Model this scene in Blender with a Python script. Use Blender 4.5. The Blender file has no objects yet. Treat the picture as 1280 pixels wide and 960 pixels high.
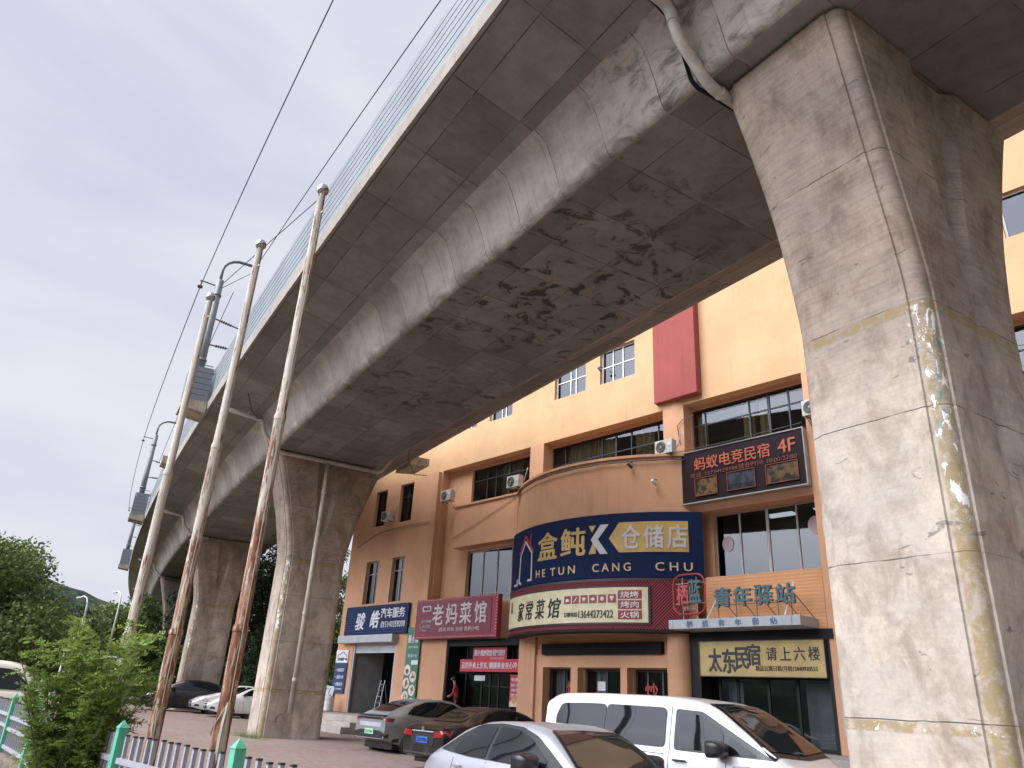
import bpy, bmesh, math, random
from math import sin, cos, pi, radians, sqrt, atan2, hypot
from mathutils import Vector, Matrix
random.seed(7)
SC = bpy.context.scene
COL = SC.collection

# ---------------------------------------------------------------- camera
CAMZ = 1.6
cd = bpy.data.cameras.new('camera'); cd.sensor_width = 36; cd.lens = 936/1280*36
cd.clip_start = .05; cd.clip_end = 6000
cam = bpy.data.objects.new('camera', cd); COL.objects.link(cam)
_r = Vector((0.68782877, 0.72394189, 0.05291238))
_d = Vector((-0.2518503, 0.30638204, -0.91798773))
_f = Vector((-0.68078118, 0.61809237, 0.39306336))
cam.matrix_world = Matrix((( _r.x, -_d.x, -_f.x, 0), (_r.y, -_d.y, -_f.y, 0), (_r.z, -_d.z, -_f.z, CAMZ), (0, 0, 0, 1)))
SC.camera = cam

# ---------------------------------------------------------------- world, sun, exposure
SUN_EL, SUN_AZ = radians(60), radians(-20)     # azimuth measured from -Y towards +X
sdir = Vector((sin(SUN_AZ)*cos(SUN_EL), -cos(SUN_AZ)*cos(SUN_EL), sin(SUN_EL)))   # towards the sun
w = bpy.data.worlds.new('World'); SC.world = w; w.use_nodes = True
nt = w.node_tree; nt.nodes.clear()
out = nt.nodes.new('ShaderNodeOutputWorld'); bg = nt.nodes.new('ShaderNodeBackground')
sky = nt.nodes.new('ShaderNodeTexSky'); sky.sky_type = 'NISHITA'; sky.sun_disc = False
sky.sun_elevation = SUN_EL; sky.sun_rotation = atan2(sdir.x, sdir.y)
sky.air_density = 1.0; sky.dust_density = 3.0
tc = nt.nodes.new('ShaderNodeTexCoord')
sep = nt.nodes.new('ShaderNodeSeparateXYZ'); nt.links.new(tc.outputs['Generated'], sep.inputs[0])
# overcast deck: streaky cloud, plus an added glow out of view that brightens the facade
mp = nt.nodes.new('ShaderNodeMapping'); mp.inputs['Scale'].default_value = (1.6, 1.1, 5.0); mp.inputs['Rotation'].default_value = (0.25, 0.1, .5)
nt.links.new(tc.outputs['Generated'], mp.inputs[0])
nz = nt.nodes.new('ShaderNodeTexNoise'); nz.inputs['Scale'].default_value = 1.5; nz.inputs['Detail'].default_value = 5; nz.inputs['Roughness'].default_value = .5
nz.inputs['Distortion'].default_value = .3
nt.links.new(mp.outputs[0], nz.inputs['Vector'])
cr = nt.nodes.new('ShaderNodeValToRGB')
cr.color_ramp.elements[0].position = .34; cr.color_ramp.elements[0].color = (5.7, 6.0, 7.2, 1)
cr.color_ramp.elements[1].position = .66; cr.color_ramp.elements[1].color = (7.2, 7.3, 7.9, 1)
nt.links.new(nz.outputs['Fac'], cr.inputs[0])
dot = nt.nodes.new('ShaderNodeVectorMath'); dot.operation = 'DOT_PRODUCT'; dot.inputs[1].default_value = (sin(SUN_AZ)*cos(radians(34)), -cos(SUN_AZ)*cos(radians(34)), sin(radians(34)))
nt.links.new(tc.outputs['Generated'], dot.inputs[0])
mr = nt.nodes.new('ShaderNodeMapRange'); mr.interpolation_type = 'SMOOTHSTEP'
mr.inputs[1].default_value = .66; mr.inputs[2].default_value = 1.0; mr.inputs[3].default_value = .98; mr.inputs[4].default_value = 8.5
nt.links.new(dot.outputs['Value'], mr.inputs[0])
ml = nt.nodes.new('ShaderNodeVectorMath'); ml.operation = 'SCALE'
nt.links.new(cr.outputs[0], ml.inputs[0]); nt.links.new(mr.outputs[0], ml.inputs['Scale'])
mxn = nt.nodes.new('ShaderNodeMix'); mxn.data_type = 'RGBA'; mxn.inputs[0].default_value = .93
nt.links.new(sky.outputs[0], mxn.inputs[6]); nt.links.new(ml.outputs[0], mxn.inputs[7])
nt.links.new(mxn.outputs[2], bg.inputs[0]); bg.inputs[1].default_value = .1
nt.links.new(bg.outputs[0], out.inputs[0])
sl = bpy.data.lights.new('sun', 'SUN'); sl.energy = 2.3; sl.angle = radians(35); sl.color = (1, .95, .88)
so = bpy.data.objects.new('sun', sl); COL.objects.link(so)
so.rotation_euler = (-sdir).to_track_quat('-Z', 'Y').to_euler()
SC.view_settings.view_transform = 'Standard'; SC.view_settings.look = 'None'
SC.view_settings.exposure = 0.25; SC.view_settings.gamma = 1; SC.view_settings.use_curve_mapping = False
SC.render.engine = 'CYCLES'
SC.cycles.max_bounces = 6; SC.cycles.diffuse_bounces = 4; SC.cycles.glossy_bounces = 3; SC.cycles.transparent_max_bounces = 12
SC.cycles.use_denoising = True

# ---------------------------------------------------------------- node helpers
class NG:
    def __init__(s, m):
        s.m = m; s.t = m.node_tree; s.b = s.t.nodes['Principled BSDF']
        s.tc = s.t.nodes.new('ShaderNodeTexCoord')
    def co(s, k='Object'): return s.tc.outputs[k]
    def link(s, a, b): s.t.links.new(a, b)
    def put(s, inp, v):
        if hasattr(v, 'is_output'): s.link(v, inp)
        elif v is not None: inp.default_value = v
    def map(s, v, sc=(1, 1, 1), rot=(0, 0, 0), loc=(0, 0, 0)):
        n = s.t.nodes.new('ShaderNodeMapping'); s.put(n.inputs[0], v)
        n.inputs['Scale'].default_value = sc; n.inputs['Rotation'].default_value = rot; n.inputs['Location'].default_value = loc
        return n.outputs[0]
    def noise(s, v, scale=3, det=4, rough=.6, dist=0):
        n = s.t.nodes.new('ShaderNodeTexNoise'); s.put(n.inputs['Vector'], v)
        n.inputs['Scale'].default_value = scale; n.inputs['Detail'].default_value = det
        n.inputs['Roughness'].default_value = rough; n.inputs['Distortion'].default_value = dist
        return n.outputs['Fac']
    def vor(s, v, scale=3, out='Distance'):
        n = s.t.nodes.new('ShaderNodeTexVoronoi'); s.put(n.inputs['Vector'], v); n.inputs['Scale'].default_value = scale
        return n.outputs[out]
    def math(s, op, a, b=0.0, c=None):
        n = s.t.nodes.new('ShaderNodeMath'); n.operation = op
        s.put(n.inputs[0], a); s.put(n.inputs[1], b)
        if c is not None: s.put(n.inputs[2], c)
        return n.outputs[0]
    def step(s, v, a, b, lo=0.0, hi=1.0):
        n = s.t.nodes.new('ShaderNodeMapRange'); n.interpolation_type = 'SMOOTHSTEP'
        s.put(n.inputs[0], v)
        n.inputs[1].default_value = a; n.inputs[2].default_value = b; n.inputs[3].default_value = lo; n.inputs[4].default_value = hi
        return n.outputs[0]
    def mix(s, f, a, b, mode='MIX'):
        n = s.t.nodes.new('ShaderNodeMix'); n.data_type = 'RGBA'; n.blend_type = mode
        s.put(n.inputs[0], f)
        s.put(n.inputs[6], a if hasattr(a, 'is_output') else (*a, 1)); s.put(n.inputs[7], b if hasattr(b, 'is_output') else (*b, 1))
        return n.outputs[2]
    def sep(s, v):
        n = s.t.nodes.new('ShaderNodeSeparateXYZ'); s.put(n.inputs[0], v); return n.outputs
    def comb(s, x, y, z):
        n = s.t.nodes.new('ShaderNodeCombineXYZ'); s.put(n.inputs[0], x); s.put(n.inputs[1], y); s.put(n.inputs[2], z); return n.outputs[0]
    def brick(s, v, w, h, mortar=.01, off=0.0, c1=(.9,)*3, c2=(1.,)*3, cm=(.3,)*3, smooth=.1):
        n = s.t.nodes.new('ShaderNodeTexBrick'); s.put(n.inputs['Vector'], v)
        n.offset = off; n.inputs['Scale'].default_value = 1
        n.inputs['Color1'].default_value = (*c1, 1); n.inputs['Color2'].default_value = (*c2, 1); n.inputs['Mortar'].default_value = (*cm, 1)
        n.inputs['Mortar Size'].default_value = mortar; n.inputs['Mortar Smooth'].default_value = smooth
        n.inputs['Brick Width'].default_value = w; n.inputs['Row Height'].default_value = h
        return n.outputs['Color'], n.outputs['Fac']
    def bump(s, h, strength=.3, dist=.02):
        n = s.t.nodes.new('ShaderNodeBump'); n.inputs['Strength'].default_value = strength; n.inputs['Distance'].default_value = dist
        s.put(n.inputs['Height'], h); s.link(n.outputs[0], s.b.inputs['Normal'])
    def color(s, c): s.put(s.b.inputs['Base Color'], c if hasattr(c, 'is_output') else (*c, 1))
    def rough(s, v): s.put(s.b.inputs['Roughness'], v)

def newmat(name, rough=.8, metal=0.0, spec=.5):
    m = bpy.data.materials.new(name); m.use_nodes = True
    g = NG(m); g.b.inputs['Roughness'].default_value = rough; g.b.inputs['Metallic'].default_value = metal
    g.b.inputs['Specular IOR Level'].default_value = spec
    return m, g

def plain(name, c, rough=.7, metal=0.0, var=.12, scale=2.5, dirt=None, bump=0.0, spec=.5, coat=0.0):
    m, g = newmat(name, rough, metal, spec)
    n = g.noise(g.co(), scale, 5, .6)
    k = g.step(n, .3, .7)
    lo = tuple(x*(1-var) for x in c); hi = tuple(min(1, x*(1+var)) for x in c)
    col = g.mix(k, lo, hi)
    if dirt:
        n2 = g.noise(g.map(g.co(), (1.3, 1.3, .5)), scale*.7, 6, .7)
        col = g.mix(g.step(n2, .5, .75, 0, dirt[3] if len(dirt) > 3 else .6), col, dirt[:3])
    g.color(col)
    if bump: g.bump(g.noise(g.co(), scale*20, 4), bump, .01)
    if coat: g.b.inputs['Coat Weight'].default_value = coat; g.b.inputs['Coat Roughness'].default_value = .04
    return m
MC = {}
def P(c, rough=.6, **k):                     # cached simple paint by colour
    key = (tuple(round(x, 3) for x in c), rough, tuple(sorted(k.items())))
    if key not in MC: MC[key] = plain('paint', c, rough, **k)
    return MC[key]

# ---------------------------------------------------------------- object helpers
def tag(o, label=None, cat=None, group=None, kind=None):
    if label: o['label'] = label
    if cat: o['category'] = cat
    if group: o['group'] = group
    if kind: o['kind'] = kind
    return o
def thing(name, label, cat, loc=(0, 0, 0), rz=0.0, group=None):
    o = bpy.data.objects.new(name, None); COL.objects.link(o); o.empty_display_size = .2
    o.location = loc; o.rotation_euler = (0, 0, rz)
    return tag(o, label, cat, group)
def link(name, me, mat, parent=None, loc=None):
    o = bpy.data.objects.new(name, me); COL.objects.link(o)
    if mat is not None:
        for m in (mat if isinstance(mat, (list, tuple)) else [mat]): me.materials.append(m)
    if parent is not None: o.parent = parent
    if loc is not None: o.location = loc
    return o
def copy_tree(o, parent=None):
    c = o.copy(); COL.objects.link(c)
    if parent is not None: c.parent = parent
    for ch in list(o.children): copy_tree(ch, c)
    return c

class MB:
    def __init__(s): s.v = []; s.f = []; s.mi = []; s.uv = {}
    def vert(s, *p): s.v.append(tuple(p[0]) if len(p) == 1 else tuple(p)); return len(s.v)-1
    def face(s, idx, mi=0): s.f.append(tuple(idx)); s.mi.append(mi)
    def quad(s, a, b, c, d, mi=0):
        i = len(s.v); s.v += [tuple(a), tuple(b), tuple(c), tuple(d)]; s.face((i, i+1, i+2, i+3), mi)
    def box(s, x0, x1, y0, y1, z0, z1, mi=0, M=None):
        i = len(s.v)
        p = [(x, y, z) for z in (z0, z1) for y in (y0, y1) for x in (x0, x1)]
        if M is not None: p = [tuple(M @ Vector(q)) for q in p]
        s.v += p
        for f in ((0, 2, 3, 1), (4, 5, 7, 6), (0, 1, 5, 4), (2, 6, 7, 3), (0, 4, 6, 2), (1, 3, 7, 5)): s.face([i+k for k in f], mi)
        return s
    def cbox(s, c, d, mi=0, rot=None):
        M = Matrix.Translation(c)
        if rot is not None: M = M @ rot
        return s.box(-d[0]/2, d[0]/2, -d[1]/2, d[1]/2, -d[2]/2, d[2]/2, mi, M)
    def tube(s, pts, r, n=8, mi=0, cap=True):
        pts = [Vector(p) for p in pts]; rs = r if isinstance(r, (list, tuple)) else [r]*len(pts)
        up = None; rings = []
        for k, p in enumerate(pts):
            a = pts[max(0, k-1)]; b = pts[min(len(pts)-1, k+1)]; t = (b-a).normalized()
            if up is None or abs(up.dot(t)) > .98:
                up = Vector((0, 0, 1)) if abs(t.z) < .9 else Vector((1, 0, 0))
            u = t.cross(up).normalized(); v = u.cross(t).normalized(); up = v
            i = len(s.v)
            for j in range(n):
                q = p + (u*cos(2*pi*j/n)+v*sin(2*pi*j/n))*rs[k]; s.v.append(tuple(q))
            rings.append(i)
        for a, b in zip(rings, rings[1:]):
            for j in range(n): s.face((a+j, a+(j+1) % n, b+(j+1) % n, b+j), mi)
        if cap:
            s.face([rings[0]+j for j in range(n)][::-1], mi); s.face([rings[-1]+j for j in range(n)], mi)
        return s
    def lathe(s, prof, n=16, M=None, mi=0):        # prof [(r,z)]
        rings = []
        for r, z in prof:
            i = len(s.v)
            for j in range(n):
                q = Vector((r*cos(2*pi*j/n), r*sin(2*pi*j/n), z))
                if M is not None: q = M @ q
                s.v.append(tuple(q))
            rings.append(i)
        for a, b in zip(rings, rings[1:]):
            for j in range(n): s.face((a+j, a+(j+1) % n, b+(j+1) % n, b+j), mi)
        s.face([rings[0]+j for j in range(n)][::-1], mi); s.face([rings[-1]+j for j in range(n)], mi)
        return s
    def grid(s, rows, mi=0, closed=False):         # rows: list of equal-length point lists
        i0 = len(s.v); n = len(rows[0])
        for r in rows: s.v += [tuple(p) for p in r]
        for a in range(len(rows)-1):
            for b in range(n if closed else n-1):
                c = (b+1) % n
                s.face((i0+a*n+b, i0+a*n+c, i0+(a+1)*n+c, i0+(a+1)*n+b), mi)
        return i0
    def mesh(s, name, smooth=False):
        me = bpy.data.meshes.new(name); me.from_pydata(s.v, [], s.f)
        for k, p in enumerate(me.polygons): p.material_index = s.mi[k]; p.use_smooth = bool(smooth)
        if smooth and smooth is not True: pass
        me.update(); return me
    def build(s, name, mat, parent=None, smooth=False, loc=None, bevel=0.0):
        me = s.mesh(name, smooth)
        if bevel:
            bm = bmesh.new(); bm.from_mesh(me)
            bmesh.ops.remove_doubles(bm, verts=bm.verts, dist=1e-5)
            es = [e for e in bm.edges if len(e.link_faces) == 2 and e.calc_face_angle(0) > .6]
            bmesh.ops.bevel(bm, geom=es, offset=bevel, segments=2, profile=.6, affect='EDGES', clamp_overlap=True)
            bmesh.ops.recalc_face_normals(bm, faces=bm.faces); bm.to_mesh(me); bm.free()
        return link(name, me, mat, parent, loc)
def fixn(o):
    bm = bmesh.new(); bm.from_mesh(o.data); bmesh.ops.recalc_face_normals(bm, faces=bm.faces); bm.to_mesh(o.data); bm.free(); return o
def autosmooth(o, ang=40):
    me = o.data
    bm = bmesh.new(); bm.from_mesh(me)
    bmesh.ops.remove_doubles(bm, verts=bm.verts, dist=1e-5); bmesh.ops.recalc_face_normals(bm, faces=bm.faces)
    for f in bm.faces: f.smooth = True
    for e in bm.edges: e.smooth = not (len(e.link_faces) == 2 and e.calc_face_angle(0) > radians(ang))
    bm.to_mesh(me); bm.free(); return o
def gz(x):                                        # the yard climbs gently towards the far left
    return 0.0 if x > -12 else (.35*(-12-x)/33 if x > -45 else .35)

# lettering: a text object turned into a mesh that fills a box (w x h) in the x-z plane, facing -Y
def text_mesh(txt, w, h, bold=0.0, depth=.01, shear=0.0, space=1.0):
    cu = bpy.data.curves.new('t', 'FONT'); cu.body = txt; cu.size = 1;  cu.extrude = depth; cu.shear = shear
    cu.space_character = space; cu.resolution_u = 3
    o = bpy.data.objects.new('t', cu); COL.objects.link(o)
    dg = bpy.context.evaluated_depsgraph_get(); dg.update()
    me = bpy.data.meshes.new_from_object(o.evaluated_get(dg))
    bpy.data.objects.remove(o); bpy.data.curves.remove(cu)
    if not len(me.vertices): return me
    if bold > 0:                                      # thicken strokes with shifted copies, each a hair deeper
        vs = [tuple(v.co) for v in me.vertices]; fs = [tuple(p.vertices) for p in me.polygons]; n = len(vs); V = []; F = []
        bb = bold*.8
        for k, (dx, dy) in enumerate(((0, 0), (bb, 0), (-bb, 0), (0, bb*.7), (0, -bb*.7))):
            V += [(x+dx, y+dy, z-k*.0006) for x, y, z in vs]; F += [tuple(i+k*n for i in f) for f in fs]
        me2 = bpy.data.meshes.new('t'); me2.from_pydata(V, [], F); bpy.data.meshes.remove(me); me = me2
    xs = [v.co.x for v in me.vertices]; ys = [v.co.y for v in me.vertices]
    x0, x1, y0, y1 = min(xs), max(xs), min(ys), max(ys)
    sx = w/(x1-x0); sy = h/max(1e-6, y1-y0)
    for v in me.vertices:
        v.co = ((v.co.x-(x0+x1)/2)*sx, -v.co.z, (v.co.y-(y0+y1)/2)*sy)
    me.update(); return me
def text(txt, cx, y, cz, w, h, mat, parent, name='lettering', **k):
    me = text_mesh(txt, w, h, **k)
    for v in me.vertices: v.co += Vector((cx, y, cz))
    return link(name, me, mat, parent)
# ================================================================ materials of the setting
def concrete(name, uv=False, base=(.33, .305, .275), panels=None, stains=0.0, streak=0.0, web=False):
    m, g = newmat(name, .85, 0, .3)
    v = g.co('UV') if uv else g.co()
    big = g.noise(v, .55, 5, .65); mid = g.noise(v, 2.6, 6, .7, .4); fine = g.noise(v, 26, 4, .7)
    col = g.mix(g.step(big, .3, .7), tuple(x*.80 for x in base), tuple(x*1.13 for x in base))
    col = g.mix(g.step(mid, .42, .72, 0, .5), col, (base[0]*.62, base[1]*.57, base[2]*.52))
    col = g.mix(g.step(fine, .3, .75, 0, .22), col, tuple(x*.6 for x in base))
    # small pits
    pit = g.step(g.vor(v, 9), .03, .07, 1, 0); pm = g.step(g.noise(v, 3, 2), .5, .62)
    col = g.mix(g.math('MULTIPLY', g.math('MULTIPLY', pit, pm), .7), col, (.07, .06, .055))
    h = g.math('MULTIPLY', fine, .4)
    if panels:
        w, hh, mort = panels
        c, f = g.brick(v, w, hh, mort, 0, (.70,)*3, (1.18,)*3, (.9,)*3, .3)
        col = g.mix(.75, col, g.mix(1.0, col, c, 'MULTIPLY'))
        brk = g.step(g.noise(v, 1.7, 3), .38, .55)
        col = g.mix(g.math('MULTIPLY', f, g.math('MULTIPLY_ADD', brk, .65, .2)), col, (.045, .042, .04))
        h = g.math('SUBTRACT', h, g.math('MULTIPLY', f, .8))
    if stains:
        a = g.noise(g.map(v, (1.0, .8, 1)), 2.0, 7, .62, 1.1); b = g.noise(v, .16, 3, .5)
        # strong water marks in the stretch nearest to the first pier, thinning out along the span
        u = g.sep(v)[0]
        near = g.math('MULTIPLY', g.step(u, 4, 9), g.step(u, 15, 23, 1, .18))
        soft = g.math('MULTIPLY', g.step(a, .46, .62), g.math('MULTIPLY', g.step(b, .3, .56), near))
        col = g.mix(g.math('MULTIPLY', soft, .45), col, (.07, .06, .052))
        sp_ = g.noise(v, 9, 5, .7)
        a = g.math('ADD', a, g.math('MULTIPLY', g.math('SUBTRACT', sp_, .5), .16))
        blot = g.math('MULTIPLY', g.step(a, .565, .605), g.math('MULTIPLY', g.step(b, .36, .56), near))
        col = g.mix(g.math('MULTIPLY', blot, stains), col, (.028, .025, .024))
    if web:
        av = g.math('ABSOLUTE', g.sep(v)[1]); ed = g.step(av, 2.02, 2.5, 1, 0); tp = g.step(av, 2.75, 3.15, 0, 1)
        gn = g.noise(g.map(v, (.8, 1.6, 1)), 2.2, 6, .7, .6)
        col = g.mix(g.math('MULTIPLY', g.math('MULTIPLY', ed, g.step(gn, .36, .66)), .55), col, (.06, .052, .045))
        col = g.mix(g.math('MULTIPLY', g.math('MULTIPLY', tp, g.step(gn, .4, .66)), .22), col, (.09, .08, .068))
        je = g.math('MULTIPLY', g.step(g.math('ABSOLUTE', g.math('SUBTRACT', g.sep(v)[0], 4.45)), .3, 2.6, 1, 0), g.step(gn, .46, .66))
        col = g.mix(g.math('MULTIPLY', je, .75), col, (.06, .055, .05))
    if streak:
        a = g.noise(g.map(v, (7, .5, 1) if uv else (6, 6, .35)), 1.2, 6, .7)
        col = g.mix(g.step(a, .52, .8, 0, streak), col, (.09, .08, .075))
    g.color(col); g.bump(h, .35, .012)
    return m
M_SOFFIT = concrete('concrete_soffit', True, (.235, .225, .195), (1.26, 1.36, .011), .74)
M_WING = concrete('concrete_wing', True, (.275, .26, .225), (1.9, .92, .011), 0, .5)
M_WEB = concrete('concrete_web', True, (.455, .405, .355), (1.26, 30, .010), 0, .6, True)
M_EDGE = concrete('concrete_edge', True, (.40, .36, .31), None, 0, .6)
M_GAP = plain('joint_dark', (.05, .047, .043), .9)

def pier_mat(name, base=(.435, .385, .325), seed=0.0, residue=True):
    m, g = newmat(name, .85, 0, .3)
    v = g.map(g.co(), loc=(seed, seed*2, 0)); x, y, z = g.sep(g.co())
    big = g.noise(v, .7, 5, .65); mid = g.noise(g.map(v, (1, 1, .6)), 2.2, 6, .68, .5); fine = g.noise(v, 22, 4, .7)
    board = g.noise(g.map(v, (1.2, 1.2, 16)), 1.6, 4, .6)      # shutter-board texture: fine horizontal banding
    # base colour turns browner and darker towards the top
    zblend = g.step(z, 4.2, 6.6)
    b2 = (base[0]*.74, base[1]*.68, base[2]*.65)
    col = g.mix(zblend, base, b2)
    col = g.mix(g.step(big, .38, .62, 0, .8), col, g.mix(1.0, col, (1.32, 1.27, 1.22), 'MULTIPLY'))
    pat = g.noise(g.map(v, (1.5, 1.5, 1.0), loc=(4, 2, 9)), 1.3, 7, .72, .3)
    col = g.mix(g.step(pat, .44, .66, 0, .6), col, g.mix(1.0, col, (.66, .60, .555), 'MULTIPLY'))
    cl = g.noise(g.map(v, (2, 2, 2), loc=(1, 7, 3)), 3.4, 6, .75)
    col = g.mix(g.step(cl, .52, .72, 0, .5), col, g.mix(1.0, col, (1.30, 1.27, 1.22), 'MULTIPLY'))
    col = g.mix(g.step(mid, .44, .68, 0, .75), col, g.mix(1.0, col, (.58, .54, .51), 'MULTIPLY'))
    col = g.mix(g.math('MULTIPLY', g.step(board, .42, .66, 0, 1), g.math('MULTIPLY_ADD', zblend, .35, .14)), col, g.mix(1.0, col, (.68, .66, .65), 'MULTIPLY'))
    col = g.mix(g.step(fine, .35, .75, 0, .3), col, g.mix(1.0, col, (.6, .6, .6), 'MULTIPLY'))
    ru = g.noise(g.map(v, (5, 5, .35)), 1.3, 5, .7)
    col = g.mix(g.step(ru, .6, .8, 0, .4), col, g.mix(1.0, col, (.55, .53, .52), 'MULTIPLY'))
    # a few dark scrapes
    sc_ = g.noise(g.map(v, (1.2, 1.2, 2.6), (0, .5, .4)), 1.7, 5, .55, 1.2)
    col = g.mix(g.math('MULTIPLY', g.step(sc_, .665, .69), .6), col, (.10, .085, .075))
    # joints between lifts
    h = g.math('ADD', g.math('MULTIPLY', fine, .4), g.math('MULTIPLY', mid, .8))
    wob = g.math('MULTIPLY', g.math('SUBTRACT', g.noise(v, 1.4, 3), .5), .05)
    for zj in (1.66, 3.22, 4.78, 6.05, 8.0):
        d = g.math('ABSOLUTE', g.math('SUBTRACT', g.math('ADD', z, wob), zj))
        l = g.step(d, .003, .009, 1, 0)
        l = g.math('MULTIPLY', l, g.step(g.noise(v, 2.3, 3), .38, .56, .15, 1))
        col = g.mix(g.math('MULTIPLY', l, .85), col, (.06, .055, .05)); h = g.math('SUBTRACT', h, g.math('MULTIPLY', l, 1.5))
    if residue:                      # yellowed tape bands and torn poster scraps
        rag = g.noise(v, 6, 6, .75)
        for zj, wd in ((5.98, .075), (1.60, .06)):
            d = g.math('ABSOLUTE', g.math('SUBTRACT', z, zj))
            t = g.math('MULTIPLY', g.step(d, wd*.75, wd, 1, 0), g.step(rag, .40, .56, .08, .8))
            col = g.mix(t, col, (.27, .20, .085))
            s_ = g.math('MULTIPLY', g.step(d, wd*.5, wd*.8, 1, 0), g.step(g.noise(v, 11, 4, .6), .63, .66))
            if zj < 3: col = g.mix(s_, col, (.72, .70, .66))
        # along the chamfer on the road side, towards +X
        cx = g.math('ABSOLUTE', g.math('SUBTRACT', g.math('SUBTRACT', x, g.math('MULTIPLY', y, -1.0)), 0))
        dd = g.math('ABSOLUTE', g.math('ADD', g.math('SUBTRACT', x, .80), 0))
        on = g.math('MULTIPLY', g.step(dd, .09, .13, 1, 0), g.step(y, -.98, -.9, 1, 0))
        on = g.math('MULTIPLY', on, g.step(z, 5.98, 6.02, 1, 0))
        col = g.mix(g.math('MULTIPLY', on, g.step(rag, .40, .55, .1, .75)), col, (.27, .20, .085))
        wide = g.math('MULTIPLY', g.math('MULTIPLY', g.step(x, .52, .62), g.step(y, -.85, -.8, 1, 0)), g.math('MULTIPLY', g.step(z, 4.2, 4.9), g.step(z, 6.0, 6.1, 1, 0)))
        n1 = g.noise(g.map(v, (1.6, 1.6, .8)), 4.5, 6, .65, .8)
        blue = g.math('MULTIPLY', wide, g.step(n1, .60, .63))
        col = g.mix(blue, col, (.06, .25, .33))
        n2 = g.noise(g.map(v, (1.6, 1.6, .7), loc=(3, 1, 2)), 6, 6, .65, .8)
        wh = g.math('MULTIPLY', g.math('MULTIPLY', on, g.step(z, 3.4, 3.8)), g.step(n2, .56, .58))
        col = g.mix(wh, col, (.74, .73, .70))
        sp = g.math('MULTIPLY', wide, g.step(g.noise(v, 17, 5, .7), .60, .64))
        col = g.mix(g.math('MULTIPLY', sp, .8), col, (.62, .58, .52))
    g.color(col); g.bump(h, .5, .015)
    return m
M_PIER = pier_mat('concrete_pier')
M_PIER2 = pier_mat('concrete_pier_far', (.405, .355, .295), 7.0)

def wallmat(name, c, lines=False):
    m, g = newmat(name, .9, 0, .2)
    v = g.co()
    a = g.noise(v, .5, 4, .6); b = g.noise(g.map(v, (3, 3, .5)), 1.5, 6, .7); f = g.noise(v, 14, 4, .7)
    col = g.mix(g.step(a, .3, .7), tuple(x*.90 for x in c), tuple(min(1, x*1.05) for x in c))
    col = g.mix(g.step(b, .56, .82, 0, .34), col, tuple(x*.5 for x in c))
    sk = g.noise(g.map(v, (8, 8, .22)), 1.0, 6, .7); sm = g.step(g.noise(v, .6, 3), .42, .6)
    col = g.mix(g.math('MULTIPLY', g.math('MULTIPLY', g.step(sk, .52, .72), sm), .42), col, tuple(x*.42 for x in c))
    pt = g.noise(g.map(v, (.7, .7, .9), loc=(2, 5, 1)), .8, 2, .4); col = g.mix(g.step(pt, .56, .58, 0, .16), col, tuple(min(1, x*1.18) for x in c))
    ripple = g.noise(g.map(v, (1, 1, 30)), 1.1, 3, .6)
    col = g.mix(g.step(ripple, .45, .75, 0, .12), col, tuple(x*.7 for x in c))
    h = g.math('ADD', g.math('MULTIPLY', ripple, .8), g.math('MULTIPLY', f, .4))
    if lines:
        w_ = g.t.nodes.new('ShaderNodeTexWave'); w_.bands_direction = 'Z'; w_.inputs['Scale'].default_value = 3.2; w_.inputs['Distortion'].default_value = 1.4
        w_.inputs['Detail'].default_value = 3; w_.inputs['Detail Scale'].default_value = .6
        g.put(w_.inputs['Vector'], v)
        col = g.mix(g.step(w_.outputs['Fac'], .1, .5, .22, 0), col, tuple(x*.6 for x in c))
        h = g.math('ADD', h, g.math('MULTIPLY', w_.outputs['Fac'], .6))
    g.color(col); g.bump(h, .3, .02); return m
M_ORANGE = wallmat('orange_render', (.60, .34, .205))
M_YELLOW = wallmat('yellow_render', (.60, .375, .205))
M_ORLINE = wallmat('ribbed_orange', (.64, .33, .17), True)
M_RED = wallmat('red_render', (.31, .085, .075))
M_DARK = plain('interior_dark', (.03, .028, .027), .8)
M_BLACKCLAD = plain('black_cladding', (.012, .012, .013), .5, spec=.2)
M_FRAME = plain('dark_frame', (.028, .032, .04), .45)
M_ALU = plain('aluminium', (.34, .33, .30), .5, .3)
M_WHITE = plain('white_paint', (.75, .75, .73), .5)
M_CURT = None
def curtain_mat(c):
    m, g = newmat('curtain', .9, 0, .1); g.color(g.mix(g.step(g.noise(g.map(g.co(), (12, 1, .2)), 1, 3), .3, .7), tuple(x*.55 for x in c), c)); return m
M_CURT = curtain_mat((.60, .45, .22)); M_CURTG = curtain_mat((.45, .44, .42))
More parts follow.
